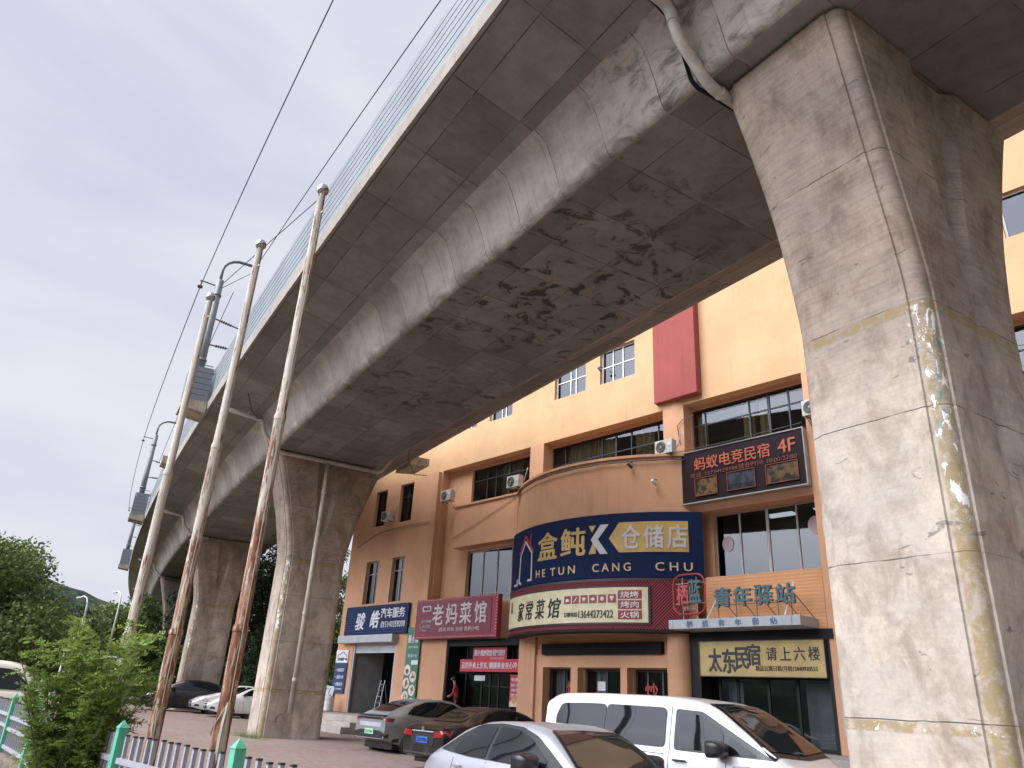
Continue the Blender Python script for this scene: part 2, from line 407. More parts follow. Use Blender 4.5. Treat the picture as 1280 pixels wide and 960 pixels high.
def glassmat(name, tint=.45, refl=1.0, col=(.5, .55, .58), rough=.02):
    m = bpy.data.materials.new(name); m.use_nodes = True; t = m.node_tree
    t.nodes.remove(t.nodes['Principled BSDF']); o = t.nodes['Material Output']
    tr = t.nodes.new('ShaderNodeBsdfTransparent'); tr.inputs[0].default_value = (col[0]*tint*2, col[1]*tint*2, col[2]*tint*2, 1)
    gl = t.nodes.new('ShaderNodeBsdfGlossy'); gl.inputs['Roughness'].default_value = rough; gl.inputs[0].default_value = (.9, .93, .95, 1)
    fr = t.nodes.new('ShaderNodeFresnel'); fr.inputs[0].default_value = 1.5
    nz_ = t.nodes.new('ShaderNodeTexNoise'); nz_.inputs['Scale'].default_value = 1.3; bp = t.nodes.new('ShaderNodeBump'); bp.inputs['Strength'].default_value = .03; bp.inputs['Distance'].default_value = .05
    t.links.new(nz_.outputs['Fac'], bp.inputs['Height']); t.links.new(bp.outputs[0], gl.inputs['Normal']); 
    mu = t.nodes.new('ShaderNodeMath'); mu.operation = 'MULTIPLY_ADD'; mu.inputs[1].default_value = refl; mu.inputs[2].default_value = .03; mu.use_clamp = True
    t.links.new(fr.outputs[0], mu.inputs[0])
    mx_ = t.nodes.new('ShaderNodeMixShader'); t.links.new(mu.outputs[0], mx_.inputs[0]); t.links.new(tr.outputs[0], mx_.inputs[1]); t.links.new(gl.outputs[0], mx_.inputs[2])
    t.links.new(mx_.outputs[0], o.inputs[0]); return m
M_GLASS = glassmat('window_glass', .58, 1.0)
M_GLASSB = glassmat('window_glass_reflective', .3, .8)

# ================================================================ ground
def asphalt(name, c):
    m, g = newmat(name, .9, 0, .25); v = g.co()
    a = g.noise(v, .4, 4, .6); f = g.noise(v, 60, 3, .7); b = g.noise(v, 3, 5, .7)
    col = g.mix(g.step(a, .3, .7), tuple(x*.8 for x in c), tuple(x*1.2 for x in c))
    col = g.mix(g.step(b, .5, .8, 0, .4), col, tuple(x*.6 for x in c)); col = g.mix(g.step(f, .4, .8, 0, .35), col, tuple(x*1.6 for x in c))
    g.color(col); g.bump(f, .3, .01); return m
def sheet(name, x0, x1, y0, y1, dz, mat, nx=60, ny=2):
    b = MB(); rows = []
    xs = sorted(set([x0, x1]+[x for x in (-12, -45) if x0 < x < x1]))
    for y in (y0, y1): rows.append([(x, y, gz(x)+dz) for x in xs])
    b.grid(rows); o = b.build(name, mat); tag(o, kind='structure'); return o
m_, g_ = newmat('dirt_ground', .95, 0, .2); n_ = g_.noise(g_.co(), .3, 6, .65); n2_ = g_.noise(g_.co(), 5, 5, .7)
c_ = g_.mix(g_.step(n_, .35, .65), (.16, .14, .11), (.08, .10, .045)); g_.color(g_.mix(g_.step(n2_, .4, .7, 0, .5), c_, (.09, .08, .065))); M_DIRT = m_
sheet('ground', -3000, 600, -900, 3000, -.012, M_DIRT)
sheet('road', -500, 60, -9, 2.6, -.004, asphalt('asphalt', (.09, .088, .085)))
def paver():
    m, g = newmat('brick_paving', .9, 0, .25); v = g.co()
    c, f = g.brick(v, .22, .11, .006, .5, (.19, .13, .112), (.255, .185, .16), (.12, .10, .09), .2)
    a = g.noise(v, .35, 5, .65); b = g.noise(v, 2.5, 6, .7)
    col = g.mix(g.step(a, .35, .7, 0, .6), c, (.22, .19, .165)); col = g.mix(g.step(b, .52, .78, 0, .55), col, (.10, .085, .075))
    g.color(col); g.bump(f, -.3, .01); return m
sheet('parking_yard', -75, 30, 2.95, 18.0, .0, paver())
b = MB(); rows = [[(x, y, gz(x)+dz) for x in (-75, -45, -12, 30)] for y, dz in ((2.8, -.01), (2.8, .12), (2.95, .12), (2.95, -.01))]
b.grid(rows); tag(b.build('kerb', plain('kerb_concrete', (.33, .31, .29), .9)), kind='structure')

# distant wooded hill
import mathutils
def build_hill():
    b = MB(); rows = []
    for i in range(70):
        row = []
        for j in range(70):
            x = -420-i*11; y = -250+j*11.5
            r = hypot((x+760)/230, (y-95)/150)
            h = 80*math.exp(-r*r*.9)+34*math.exp(-(((x+800)/200)**2+((y-420)/220)**2))
            h += mathutils.noise.fractal(Vector((x*.011, y*.011, 1.7)), 1, 2, 6)*h*.16
            h += mathutils.noise.noise(Vector((x*.13, y*.13, 5)))*3*min(1, h/20)
            row.append((x, y, h-2))
        rows.append(row)
    b.grid(rows)
    m, g = newmat('hill_forest', 1.0, 0, .1); v = g.co()
    c = g.mix(g.step(g.noise(v, .05, 6, .7), .4, .65), (.028, .045, .028), (.06, .08, .045))
    c = g.mix(g.step(g.vor(v, .14), .2, .8), c, (.018, .03, .02)); g.color(c)
    tag(b.build('hill', m, smooth=True), kind='structure')
build_hill()
# unseen slopes added behind the photographer, to darken the window reflections
def added_slopes():
    b = MB(); rows = []
    for i in range(30):
        row = []
        for k in range(60):
            a = radians(-76+k*3.6); r = 70+i*14          # from -X round by -Y to +X
            x, y = r*sin(a)*1.0, -r*cos(a)
            h = (r-70)*.14*(1+.35*mathutils.noise.noise(Vector((a*2, 0, 3))))+mathutils.noise.fractal(Vector((x*.02, y*.02, 2)), 1, 2, 5)*8*min(1, i/4)
            if a < radians(-50): h *= max(0, 1-(radians(-50)-a)/.35)
            row.append((x, y, h-1.2))
        rows.append(row)
    b.grid(rows); m = bpy.data.materials['hill_forest']; tag(b.build('added_hills', m, smooth=True), kind='structure')
added_slopes()
# ================================================================ the viaduct
def y_e(s): return 6.33+.18*s+(.00085*s*s if s > 0 else 0)
def dy_e(s): return .18+(.0017*s if s > 0 else 0)
def frame(s):
    d = dy_e(s); L = sqrt(1+d*d); t = Vector((-1/L, d/L, 0)); n = Vector((d/L, 1/L, 0)); return t, n
def BP(s, d, z):                                 # s along the line, d across it (0 = centre of the soffit), z up
    t, n = frame(s); c = Vector((-s, y_e(s), 0))+n*(2.1+d); return Vector((c.x, c.y, z))
ZS = 9.9
def arcpts(cx, cz, r, a0, a1, n):
    return [(cx+r*cos(radians(a0+(a1-a0)*k/n)), cz+r*sin(radians(a0+(a1-a0)*k/n))) for k in range(n+1)]
def half_section():                               # from soffit centre to the wing tip, d >= 0; material zones
    pts = [(0, ZS, 'S'), (1.0, ZS, 'S'), (1.72, ZS, 'S')]
    for a, z in arcpts(1.84, ZS+.20, .22, -84, -18, 6): pts.append((a+.06, z, 'S' if len(pts) < 5 else 'W'))
    pts += [(2.21, 10.35, 'W'), (2.34, 10.66, 'W'), (2.43, 10.84, 'W'), (2.53, 10.95, 'W'), (2.70, 11.03, 'G'), (3.0, 11.09, 'G'), (3.6, 11.20, 'G'), (4.36, 11.37, 'G')]
    return pts
HS = half_section()
def girder(s0, s1, parent):
    sec = [(-d, z, k) for d, z, k in HS[::-1]]+HS[1:]
    ns = max(2, int((s1-s0)/1.2)); ss = [s0+(s1-s0)*k/ns for k in range(ns+1)]
    b = MB(); per = [0]
    for a, c in zip(sec, sec[1:]): per.append(per[-1]+hypot(a[0]-c[0], a[1]-c[1]))
    mid = per[len(HS)-1]
    rows = [[BP(s, d, z) for d, z, k in sec] for s in ss]
    b.grid(rows)
    n = len(sec); mi = {'S': 0, 'W': 1, 'G': 2}
    uvs = []
    for a in range(ns):
        for c in range(n-1):
            k = 'S' if 'S' in (sec[c][2], sec[c+1][2]) and abs(sec[c][0]+sec[c+1][0]) < 3.85 else ('W' if 'W' in (sec[c][2], sec[c+1][2]) else 'G')
            b.mi[a*(n-1)+c] = mi[k]
            for (q, r) in ((a, c), (a, c+1), (a+1, c+1), (a+1, c)): uvs.append((ss[q], per[r]-mid))
    # deck top and end caps
    top = [(-4.36, 11.62), (4.36, 11.62)]
    for a in range(ns):
        b.quad(BP(ss[a], -4.36, 11.62), BP(ss[a], 4.36, 11.62), BP(ss[a+1], 4.36, 11.62), BP(ss[a+1], -4.36, 11.62), 2); uvs += [(0, 0)]*4
        for sg in (-1, 1):
            b.quad(BP(ss[a], sg*4.36, 11.39), BP(ss[a], sg*4.36, 11.62), BP(ss[a+1], sg*4.36, 11.62), BP(ss[a+1], sg*4.36, 11.39), 2); uvs += [(ss[a], 0), (ss[a], .25), (ss[a+1], .25), (ss[a+1], 0)]
    for s in (s0, s1):
        ids = [b.vert(BP(s, d, z)) for d, z, k in sec]+[b.vert(BP(s, 4.36, 11.62)), b.vert(BP(s, -4.36, 11.62))]
        b.face(ids, 3); uvs += [(s, 0)]*len(ids)
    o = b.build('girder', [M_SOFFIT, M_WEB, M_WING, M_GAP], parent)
    uv = o.data.uv_layers.new(name='UVMap')
    for k, q in enumerate(uvs): uv.data[k].uv = q
    for p in o.data.polygons: p.use_smooth = len(p.vertices) == 4 and p.index < ns*(n-1)
    return o
def strip(name, s0, s1, prof, mat, parent, step=1.2, smooth=False):
    ns = max(1, int((s1-s0)/step)); b = MB(); rows = []; uvs = []
    n = len(prof); per = [0]
    for a, c in zip(prof, prof[1:]+prof[:1]): per.append(per[-1]+hypot(a[0]-c[0], a[1]-c[1]))
    for k in range(ns+1): rows.append([BP(s0+(s1-s0)*k/ns, d, z) for d, z in prof])
    b.grid(rows, closed=True)
    for a in range(ns):
        for c in range(n):
            for (q, r) in ((a, c), (a, c+1), (a+1, c+1), (a+1, c)): uvs.append((s0+(s1-s0)*q/ns, per[r]))
    for row in (rows[0], rows[-1]):
        b.face([b.vert(p) for p in row]); uvs += [(0, 0)]*n
    o = b.build(name, mat, parent); uv = o.data.uv_layers.new(name='UVMap')
    for k, q in enumerate(uvs): uv.data[k].uv = q
    return fixn(o)
def panel_mat():
    m, g = newmat('parapet_metal', .55, .0, .35); uv = g.co('UV'); v = g.co()
    u = g.sep(uv)[0]
    c = g.mix(g.step(g.noise(g.map(uv, (.35, .1, 1)), 2, 4), .3, .7), (.175, .197, .215), (.235, .257, .275))
    fr = g.math('FRACT', g.math('DIVIDE', u, 2.0))
    j = g.step(g.math('ABSOLUTE', g.math('SUBTRACT', fr, .5)), .492, .497)
    st = g.step(g.noise(g.map(uv, (5, .4, 1)), 1.5, 5, .7), .6, .85, 0, .35)
    c = g.mix(st, c, (.30, .31, .31)); c = g.mix(g.math('MULTIPLY', j, .6), c, (.2, .22, .24)); g.color(c); return m
M_PANEL = panel_mat()
PAN_Z0, PAN_Z1 = 11.62, 13.32
def parapet_prof(sg, off=0.0):
    d0 = 4.40+off; n = 8; h = (PAN_Z1-PAN_Z0)/n; pr = []
    for k in range(n):
        z = PAN_Z0+k*h; pr += [(sg*(d0+.02), z+.028), (sg*(d0+.02), z+h-.004), (sg*(d0-.05), z+h-.004), (sg*(d0-.05), z+h+.028-.004)]
    return [(sg*(d0+.02), PAN_Z0)]+pr[:-2]+[(sg*(d0+.02), PAN_Z1), (sg*(d0-.08), PAN_Z1), (sg*(d0-.08), PAN_Z0)]
JOINTS = [-24, -2.2+6.65, 26.3, 47.0, 68, 90, 113, 140]
span_txt = ['viaduct span over the right end of the yard, beyond the nearest pier', 'long viaduct span overhead between the two nearest piers, its soffit stained black',
            'viaduct span beyond the pier with the white drainpipe', 'third viaduct span away, curving behind the parked cars', 'fourth viaduct span, far along the curve',
            'distant viaduct span just before the line bends out of sight', 'farthest viaduct span at the end of the curve']
for k in range(len(JOINTS)-1):
    a, c = JOINTS[k]+.035, JOINTS[k+1]-.035
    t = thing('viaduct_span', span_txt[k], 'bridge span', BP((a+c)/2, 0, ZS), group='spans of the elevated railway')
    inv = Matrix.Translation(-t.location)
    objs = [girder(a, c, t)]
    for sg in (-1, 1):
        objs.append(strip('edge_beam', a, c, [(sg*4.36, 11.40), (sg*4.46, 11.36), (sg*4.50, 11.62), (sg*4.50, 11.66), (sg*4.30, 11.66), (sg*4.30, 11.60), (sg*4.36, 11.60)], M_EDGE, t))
        objs.append(strip('noise_barrier', a, c, parapet_prof(sg), M_PANEL, t))
    for o in objs:
        for v in o.data.vertices: v.co = inv @ v.co
        # object coordinates stay in metres along the line through the UV map
# ---- piers
def pier_mesh(top):
    L = .86                                          # half length along the line
    zs = [0]+[.3, 1, 2, 3, 4, 5, 5.8]+[6.2+(top-6.2)*k/14 for k in range(15)]
    rings = []
    def halfW(z):
        t = max(0, (z-6.1)/(9.9-6.1)); return 1.10+1.0*(t**1.35)
    def ring(z):
        W = halfW(z); c = .24; c = .15; lx = L+.10*max(0, (z-7.5)/2.4)**1.5; i_ = .022
        rw = .04 if z < 6.6 else .04+.42*((z-6.6)/3.3)      # central recess of the broad faces, opening as a V
        dp = .03 if z < 6.6 else min(.12, .03+.09*(z-6.6)/1.2)
        q = [(lx, 0)]
        # +x face, centre to front (-y)
        a = [(lx-dp, 0), (lx-dp, -rw*.75), (lx, -rw-.10), (lx, -(W-c-.06)), (lx-i_, -(W-c-.045)), (lx-i_, -(W-c-.01))]
        for ang in (0, 18, 36, 54, 72, 90): a.append((lx-i_-c+c*cos(radians(ang)), -(W-c-.01)-(c-.02)*sin(radians(ang))))
        a += [(lx-c-.055, -(W-i_*1.2)), (lx-c-.065, -W)]
        a.append((0, -W))
        right_front = a; pts = list(a)
        pts += [(-x, y) for x, y in a[::-1][1:]]
        pts += [(x, -y) for x, y in [(-x, y) for x, y in a][1:]]
        pts += [(-x, y) for x, y in [(x, -y) for x, y in [(-x, y) for x, y in a]][::-1][1:-1]]
        return [(x, y, z) for x, y in pts]
    b = MB(); rows = [ring(z) for z in zs]
    b.grid(rows, closed=True)
    b.face([b.vert(p) for p in rows[-1]]); b.face([b.vert(p) for p in rows[0]])
    return b
pier_info = [(3.38, .45, M_PIER, 'nearest viaduct pier with torn posters and yellow tape on its corner'),
             (26.75, .25, M_PIER2, 'viaduct pier with a white drainpipe running down its face'),
             (46.6, .2, M_PIER2, 'viaduct pier behind the parked black and white cars'),
             (67.5, .2, M_PIER2, 'far viaduct pier just left of the pier behind the parked cars'),
             (89.5, .2, M_PIER2, 'farther pier partly hidden by the pier before it'),
             (112.5, .2, M_PIER2, 'most distant visible pier on the curve')]
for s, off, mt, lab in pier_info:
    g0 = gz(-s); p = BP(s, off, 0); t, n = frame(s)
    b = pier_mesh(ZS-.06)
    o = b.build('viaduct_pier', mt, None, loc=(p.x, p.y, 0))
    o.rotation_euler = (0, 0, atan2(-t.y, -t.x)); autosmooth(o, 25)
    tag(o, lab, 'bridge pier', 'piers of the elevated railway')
# ---- drainpipes
M_PVC = plain('pvc_pipe', (.46, .42, .36), .55, 0, .14, 4, (.20, .15, .10, .75))
M_CLIP = plain('pipe_band', (.12, .11, .10), .6)
def pipe_thing(label, s, pts, r=.075, group='drainpipes of the viaduct', clips=(), name='drainpipe'):
    P0 = Vector(pts[0]); t = thing(name, label, 'drainpipe', P0, group=group)
    rp = []
    V = [Vector(p)-P0 for p in pts]
    for k, p in enumerate(V):                        # rounded elbows
        if 0 < k < len(V)-1:
            a = (V[k-1]-p); c = (V[k+1]-p); m = min(.16, a.length*.4, c.length*.4)
            a.normalize(); c.normalize()
            for q in (0, .25, .5, .75, 1): rp.append((1-q)**2*(p+a*m)+2*q*(1-q)*p+q*q*(p+c*m))
        else: rp.append(p)
    b = MB(); b.tube(rp, r, 12); b.build('pipe', M_PVC, t, smooth=True)
    for p, d in clips:
        p = Vector(p)-P0; d = Vector(d).normalized(); b = MB(); b.tube([p-d*.03, p+d*.03], r*1.12, 12); b.build('pipe_band', M_PVC, t)
    return t
def at(s, d, z): return tuple(BP(s, d, z))
# ================================================================ the commercial building
YF, YR = 21.0, 21.42                               # front plane and recessed plane
ZB = .85                                           # floor of the shops above the yard
BX0, BX1 = -35.0, 6.0
bld = thing('commercial_building', 'orange rendered shop and hostel building with a curved bay and dark strip windows', 'building', (-20, YF, ZB))
BI = Matrix.Translation((20, -YF, -ZB))
def bl(o):                                          # world coordinates -> children of the building
    for v in o.data.vertices: v.co = BI @ v.co
    return o
def wall_holes(b, x0, x1, z0, z1, y, holes, depth, mi=0, yoff=None):
    xs = sorted(set([x0, x1]+[min(max(q, x0), x1) for h in holes for q in h[:2]])); zs = sorted(set([z0, z1]+[min(max(q, z0), z1) for h in holes for q in h[2:4]]))
    for xa, xb in zip(xs, xs[1:]):
        for za, zb in zip(zs, zs[1:]):
            cx, cz = (xa+xb)/2, (za+zb)/2
            if any(h[0] < cx < h[1] and h[2] < cz < h[3] for h in holes): continue
            b.quad((xa, y, za), (xb, y, za), (xb, y, zb), (xa, y, zb), mi)
    for h in holes:
        a, c, d, e = h[:4]; Y2 = y+depth
        b.quad((a, y, d), (a, y, e), (a, Y2, e), (a, Y2, d), mi); b.quad((c, y, e), (c, y, d), (c, Y2, d), (c, Y2, e), mi)
        b.quad((a, y, e), (c, y, e), (c, Y2, e), (a, Y2, e), mi); b.quad((c, y, d), (a, y, d), (a, Y2, d), (c, Y2, d), mi)
W2 = [(-33.30, -32.18, 5.76, 7.86), (-31.05, -30.03, 5.77, 7.88)]
W3 = [(-33.20, -32.18, 9.62, 11.49), (-31.02, -29.90, 9.60, 11.52)]
W4 = [(-34.0, -32.4, 13.43, 14.95), (-31.4, -29.8, 13.43, 14.95), (-29.3, -27.8, 13.43, 14.95), (-26.95, -25.38, 13.43, 14.95), (-24.52, -23.0, 13.44, 14.95), (-20.42, -18.68, 13.46, 14.95), (-17.92, -16.18, 13.48, 14.95),
      (-3.62, -1.9, 13.9, 15.3), (-.4, 1.3, 13.9, 15.3), (3.0, 4.6, 13.9, 15.3)]
DOORG = (-33.55, -29.95, ZB, 3.93)
# main yellow/orange skin
b = MB()
wall_holes(b, BX0, -27.62, ZB, 11.66, YF, W2+W3+[DOORG], .24)
wall_holes(b, BX0, BX1, 11.66, 20.2, YF, W4, .22, 1)
b.quad((-27.62, YF, 11.66), (BX1, YF, 11.66), (BX1, YR+.2, 11.66), (-27.62, YR+.2, 11.66), 1)
b.quad((-27.62, YF, ZB), (-27.62, YF, 11.66), (-27.62, YR, 11.66), (-27.62, YR, ZB))
# flanks, back and roof
b.quad((BX0, YF, 0), (BX0, YF, 20.2), (BX0, YF+13, 20.2), (BX0, YF+13, 0)); b.quad((BX1, YF, 20.2), (BX1, YF, 0), (BX1, YF+13, 0), (BX1, YF+13, 20.2))
b.quad((BX0, YF+13, 0), (BX0, YF+13, 20.2), (BX1, YF+13, 20.2), (BX1, YF+13, 0)); b.quad((BX0, YF, 20.2), (BX1, YF, 20.2), (BX1, YF+13, 20.2), (BX0, YF+13, 20.2))
# recessed storey walls
H3 = [(-25.93, -21.70, 9.80, 11.50), (-20.90, -14.93, 9.80, 11.54), (-14.04, -9.72, 9.80, 11.54), (-8.7, -4.85, 9.8, 11.54), (-4.20, -.2, 9.80, 11.54), (.8, 4.8, 9.8, 11.54)]
H2 = [(-25.88, -22.3, 5.5, 7.74), (-13.38, -9.62, 5.66, 7.72), (-8.6, -4.9, 5.66, 7.72)]
HG = [(-26.23, -21.85, ZB, 3.95), (-20.76, -19.27, ZB, 2.90), (-18.89, -17.02, ZB, 2.90), (-16.70, -14.95, ZB, 2.90), (-14.12, -9.58, ZB, 3.96), (-8.6, -4.9, ZB, 3.6)]
wall_holes(b, -27.62, BX1, ZB, 11.66, YR, H3+H2+HG, .22)
walls = bl(b.build('wall', [M_ORANGE, M_YELLOW], bld))
# piers and bands standing in front of the recessed wall
def pil(nm, *bx):
    b = MB(); b.box(*bx); bl(b.build(nm, M_ORANGE, bld))
pil('sill_band', -26.45, -22.30, 20.98, YR+.05, 7.87, 9.70); pil('sill_cap', -26.6, -22.3, 20.92, YR+.05, 9.70, 9.78)
pil('wall_ridge', -28.05, -27.70, 20.80, 21.02, 5.66, 11.60)
pil('pilaster', -27.75, -26.28, 20.99, YR+.05, ZB, 4.0); pil('pilaster', -21.83, -20.98, 20.97, YR+.05, ZB, 4.05)
b = MB(); b.tube([(-14.55, 21.0, ZB), (-14.55, 21.0, 4.05)], .40, 20); autosmooth(bl(b.build('round_column', M_ORANGE, bld)), 40)
b = MB(); b.box(-20.98, -14.98, 21.08, 21.44, 2.93, 3.34); b.box(-20.98, -14.98, 21.1, 21.44, 3.34, 4.1); bl(b.build('shopfront_lintel', M_ORANGE, bld))
pil('shopfront_pier', -20.98, -20.62, 21.08, 21.44, ZB, 2.93); pil('shopfront_pier', -19.25, -18.92, 21.08, 21.44, ZB, 2.93); pil('shopfront_pier', -17.0, -16.72, 21.08, 21.44, ZB, 2.93)
pil('window_pier', -21.70, -20.92, 20.98, YR+.05, 9.78, 11.66); pil('window_pier', -14.93, -14.06, 20.98, YR+.05, 9.78, 11.66)
# right-hand bay
b = MB()
b.box(-14.12, BX1, 20.99, YR+.05, 7.74, 9.76); b.box(-9.68, -8.75, 20.97, YR+.05, .85, 11.66); b.box(-4.82, -4.22, 20.97, YR+.05, .85, 11.66)
bl(b.build('right_bay_wall', M_ORANGE, bld))
b = MB(); b.box(-13.50, -9.70, 20.99, YR+.05, 3.98, 5.62); b.box(-8.73, BX1, 20.99, YR+.05, 3.62, 5.62); bl(b.build('ribbed_band', M_ORLINE, bld))
# curved bay
CX, CY, RB = -18.05, 26.05, 6.60
def AR(th, z, R): a = radians(th); return (CX+R*sin(a), CY-R*cos(a), z)
ths = [-40+80*k/40 for k in range(41)]
b = MB()
b.grid([[AR(t, z, RB) for t in ths] for z in (3.98, 9.70)])
b.grid([[AR(t, 9.70, RB) for t in ths], [AR(t, 9.70, RB+.07) for t in ths], [AR(t, 9.79, RB+.07) for t in ths], [AR(t, 9.79, RB-.25) for t in ths], [AR(t, 9.2, RB-.25) for t in ths]])
b.face([b.vert(AR(t, 3.98, RB)) for t in ths]); b.face([b.vert(AR(t, 9.2, RB-.25)) for t in ths])
o = bl(b.build('curved_bay', M_ORANGE, bld)); autosmooth(o, 30)
# red pilasters on the yellow storeys
b = MB(); b.box(-15.16, -14.37, 20.78, 21.05, 11.90, 20.3); b.box(-14.37, -13.28, 20.68, 21.05, 11.86, 20.3)
bl(b.build('red_pilaster', M_RED, bld, bevel=.02))
# dark interior rooms
b = MB()
for (a, c, d, e) in W2+W3+W4+H3+H2: b.quad((a-.3, YR+1.5, d-.3), (c+.3, YR+1.5, d-.3), (c+.3, YR+1.5, e+.4), (a-.3, YR+1.5, e+.4))
def room(b, x0, x1, y0, y1, z0, z1):                 # open towards the street
    b.quad((x0, y1, z0), (x1, y1, z0), (x1, y1, z1), (x0, y1, z1)); b.quad((x0, y0, z0), (x0, y1, z0), (x0, y1, z1), (x0, y0, z1)); b.quad((x1, y1, z0), (x1, y0, z0), (x1, y0, z1), (x1, y1, z1))
    b.quad((x0, y0, z0), (x1, y0, z0), (x1, y1, z0), (x0, y1, z0)); b.quad((x0, y0, z1), (x0, y1, z1), (x1, y1, z1), (x1, y0, z1))
for (a, c, d, e) in HG: room(b, a-.1, c+.1, YR+.25, YR+4.5, d-.02, e+.3)
room(b, -33.9, -29.7, YF+.26, YF+6, ZB-.02, 4.2)
bl(b.build('interior_room', plain('room_wall', (.10, .095, .09), .9), bld))
# windows: frame (> glass, curtain)
def window(a, c, d, e, y, mulls, trans=(), fm=M_FRAME, fw=.055, glass=M_GLASS, curtains=(), cm=None, name='window', thick=()):
    b = MB(); y0, y1 = y, y+.07
    b.box(a, c, y0, y1, d, d+fw); b.box(a, c, y0, y1, e-fw, e); b.box(a, a+fw, y0, y1, d+fw, e-fw); b.box(c-fw, c, y0, y1, d+fw, e-fw)
    for k, m in enumerate(mulls):
        q = fw*(1.6 if k in thick else .9)/2; b.box(m-q, m+q, y0+.004, y1-.004, d+fw, e-fw)
    for t in trans: b.box(a+fw, c-fw, y0+.008, y1-.008, t-fw*.4, t+fw*.4)
    fr = bl(b.build(name, fm, bld))
    b = MB(); b.quad((a+.02, y+.035, d+.02), (c-.02, y+.035, d+.02), (c-.02, y+.035, e-.02), (a+.02, y+.035, e-.02)); bl(b.build('glass', glass, fr))
    if curtains:
        b = MB()
        for (xa, xb) in curtains:
            n = max(6, int((xb-xa)*22)); r = [(xa+(xb-xa)*k/n, y+.22+.04*sin(k*1.9)+.02*sin(k*.7), 0) for k in range(n+1)]
            b.grid([[(p[0], p[1], d+.02) for p in r], [(p[0], p[1], e-.02) for p in r]])
        bl(b.build('curtain', cm or M_CURT, fr))
    return fr
for a, c, d, e in W2: window(a, c, d, e, YF+.17, [a+(c-a)*.55], [e-.62], M_ALU, .05, M_GLASSB)
for a, c, d, e in W3: window(a, c, d, e, YF+.17, [(a+c)/2], [e-.6])
for k, (a, c, d, e) in enumerate(W4):
    window(a, c, d, e, YF+.15, [a+(c-a)*.45, a+(c-a)*.62] if k != 6 else [a+.55, a+1.05], [d+.75] if k in (4, 5, 6) else [], M_WHITE, .05, M_GLASSB, [(a+.1, c-.1)] if k < 6 else [(a+.55, c-.1)], M_CURTG)
window(-25.93, -21.70, 9.80, 11.50, YR+.12, [-25.0, -24.4, -23.55, -22.1], [10.95], curtains=[(-24.2, -22.9)], cm=M_CURT, thick=(2,))
window(-20.90, -14.93, 9.80, 11.54, YR+.12, [-20.2, -18.25, -17.55, -16.8, -15.55], [10.75], curtains=[(-20.2, -17.7), (-16.75, -15.9)], thick=(2,))
window(-14.04, -9.72, 9.80, 11.54, YR+.12, [-13.55, -11.85, -11.15, -10.45], [10.95], curtains=[(-14.0, -13.6), (-12.2, -11.75), (-11.6, -11.2)], thick=(2,))
window(-8.7, -4.85, 9.8, 11.54, YR+.12, [-7.6, -6.5], [10.95]); window(-4.20, -.2, 9.80, 11.54, YR+.12, [-3.75, -2.2], [10.85], curtains=[(-3.4, -2.6)]); window(.8, 4.8, 9.8, 11.54, YR+.12, [2.2, 3.5], [10.95])
window(-25.88, -22.3, 5.5, 7.74, YR+.12, [-24.92, -24.0, -23.1], [], M_ALU, .06, M_GLASSB, [(-25.8, -25.0), (-22.95, -22.35)], M_CURTG)
wr = window(-13.38, -9.62, 5.66, 7.72, YR+.12, [-12.48, -11.52, -10.55], [], M_ALU, .06, M_GLASSB, thick=(1,))
window(-8.6, -4.9, 5.66, 7.72, YR+.12, [-7.6, -6.5], [], M_ALU, .06, M_GLASSB)
# pinkish round stickers on the hostel window, and two ceiling light panels glowing inside
b = MB()
for cx, cz, r in ((-12.95, 6.72, .24), (-10.0, 6.98, .27)):
    b.face([b.vert((cx+r*.85*cos(k*pi/12), YR+.13, cz+r*sin(k*pi/12))) for k in range(24)][::1])
bl(b.build('round_sticker', P((.42, .33, .38), .6), wr))
m_, g_ = newmat('ceiling_light', .5); g_.b.inputs['Emission Color'].default_value = (1, 1, 1, 1); g_.b.inputs['Emission Strength'].default_value = 1.2
b = MB(); b.box(-11.9, -11.0, YR+.75, YR+1.15, 7.62, 7.66); b.box(-10.3, -9.75, YR+.75, YR+1.15, 7.62, 7.66); bl(b.build('ceiling_light', m_, wr))
# ground-floor shopfronts
def shopfront(a, c, d, e, y, mulls, fm, cur=()):
    return window(a, c, d, e, y, mulls, [e-.5] if e > 3.5 else [], fm, .07, M_GLASS, cur, M_CURTG, 'shopfront')
shopfront(-20.62, -19.27, ZB, 2.90, YR+.1, [-19.95], M_FRAME, [(-20.55, -20.0)])
shopfront(-18.89, -17.02, ZB, 2.90, YR+.1, [-17.95], M_FRAME, [(-18.6, -18.2)]); shopfront(-16.70, -14.95, ZB, 2.90, YR+.1, [-16.2, -15.6], M_FRAME)
fr = window(-26.23, -21.85, ZB, 3.95, YR+.1, [-25.5, -24.5, -24.0, -23.5, -22.75], [2.72], M_BLACKCLAD, .09, M_GLASS, name='shopfront')
fr2 = window(-14.12, -9.58, ZB, 3.96, YR+.1, [-13.5, -12.9, -11.9, -11.0], [2.70], M_BLACKCLAD, .09, M_GLASS, name='shopfront')
b = MB(); b.box(-13.45, -12.95, YR+.5, YR+.6, ZB, 2.6); b.box(-11.0, -10.0, YR+.6, YR+.7, ZB, 2.6); bl(b.build('glass_door', plain('grey_panel', (.20, .20, .19), .4), fr2))
for bx in ((-26.3, -21.8, 21.05, YR+.09, 3.72, 3.98), (-14.15, -9.55, 20.95, YR+.09, 3.70, 3.97), (-26.3, -26.18, 21.05, YR+.09, ZB, 3.72), (-14.15, -13.8, 20.98, YR+.09, ZB, 3.70), (-9.8, -9.55, 20.98, YR+.09, ZB, 3.70)):
    b = MB(); b.box(*bx); bl(b.build('black_surround', M_BLACKCLAD, bld))
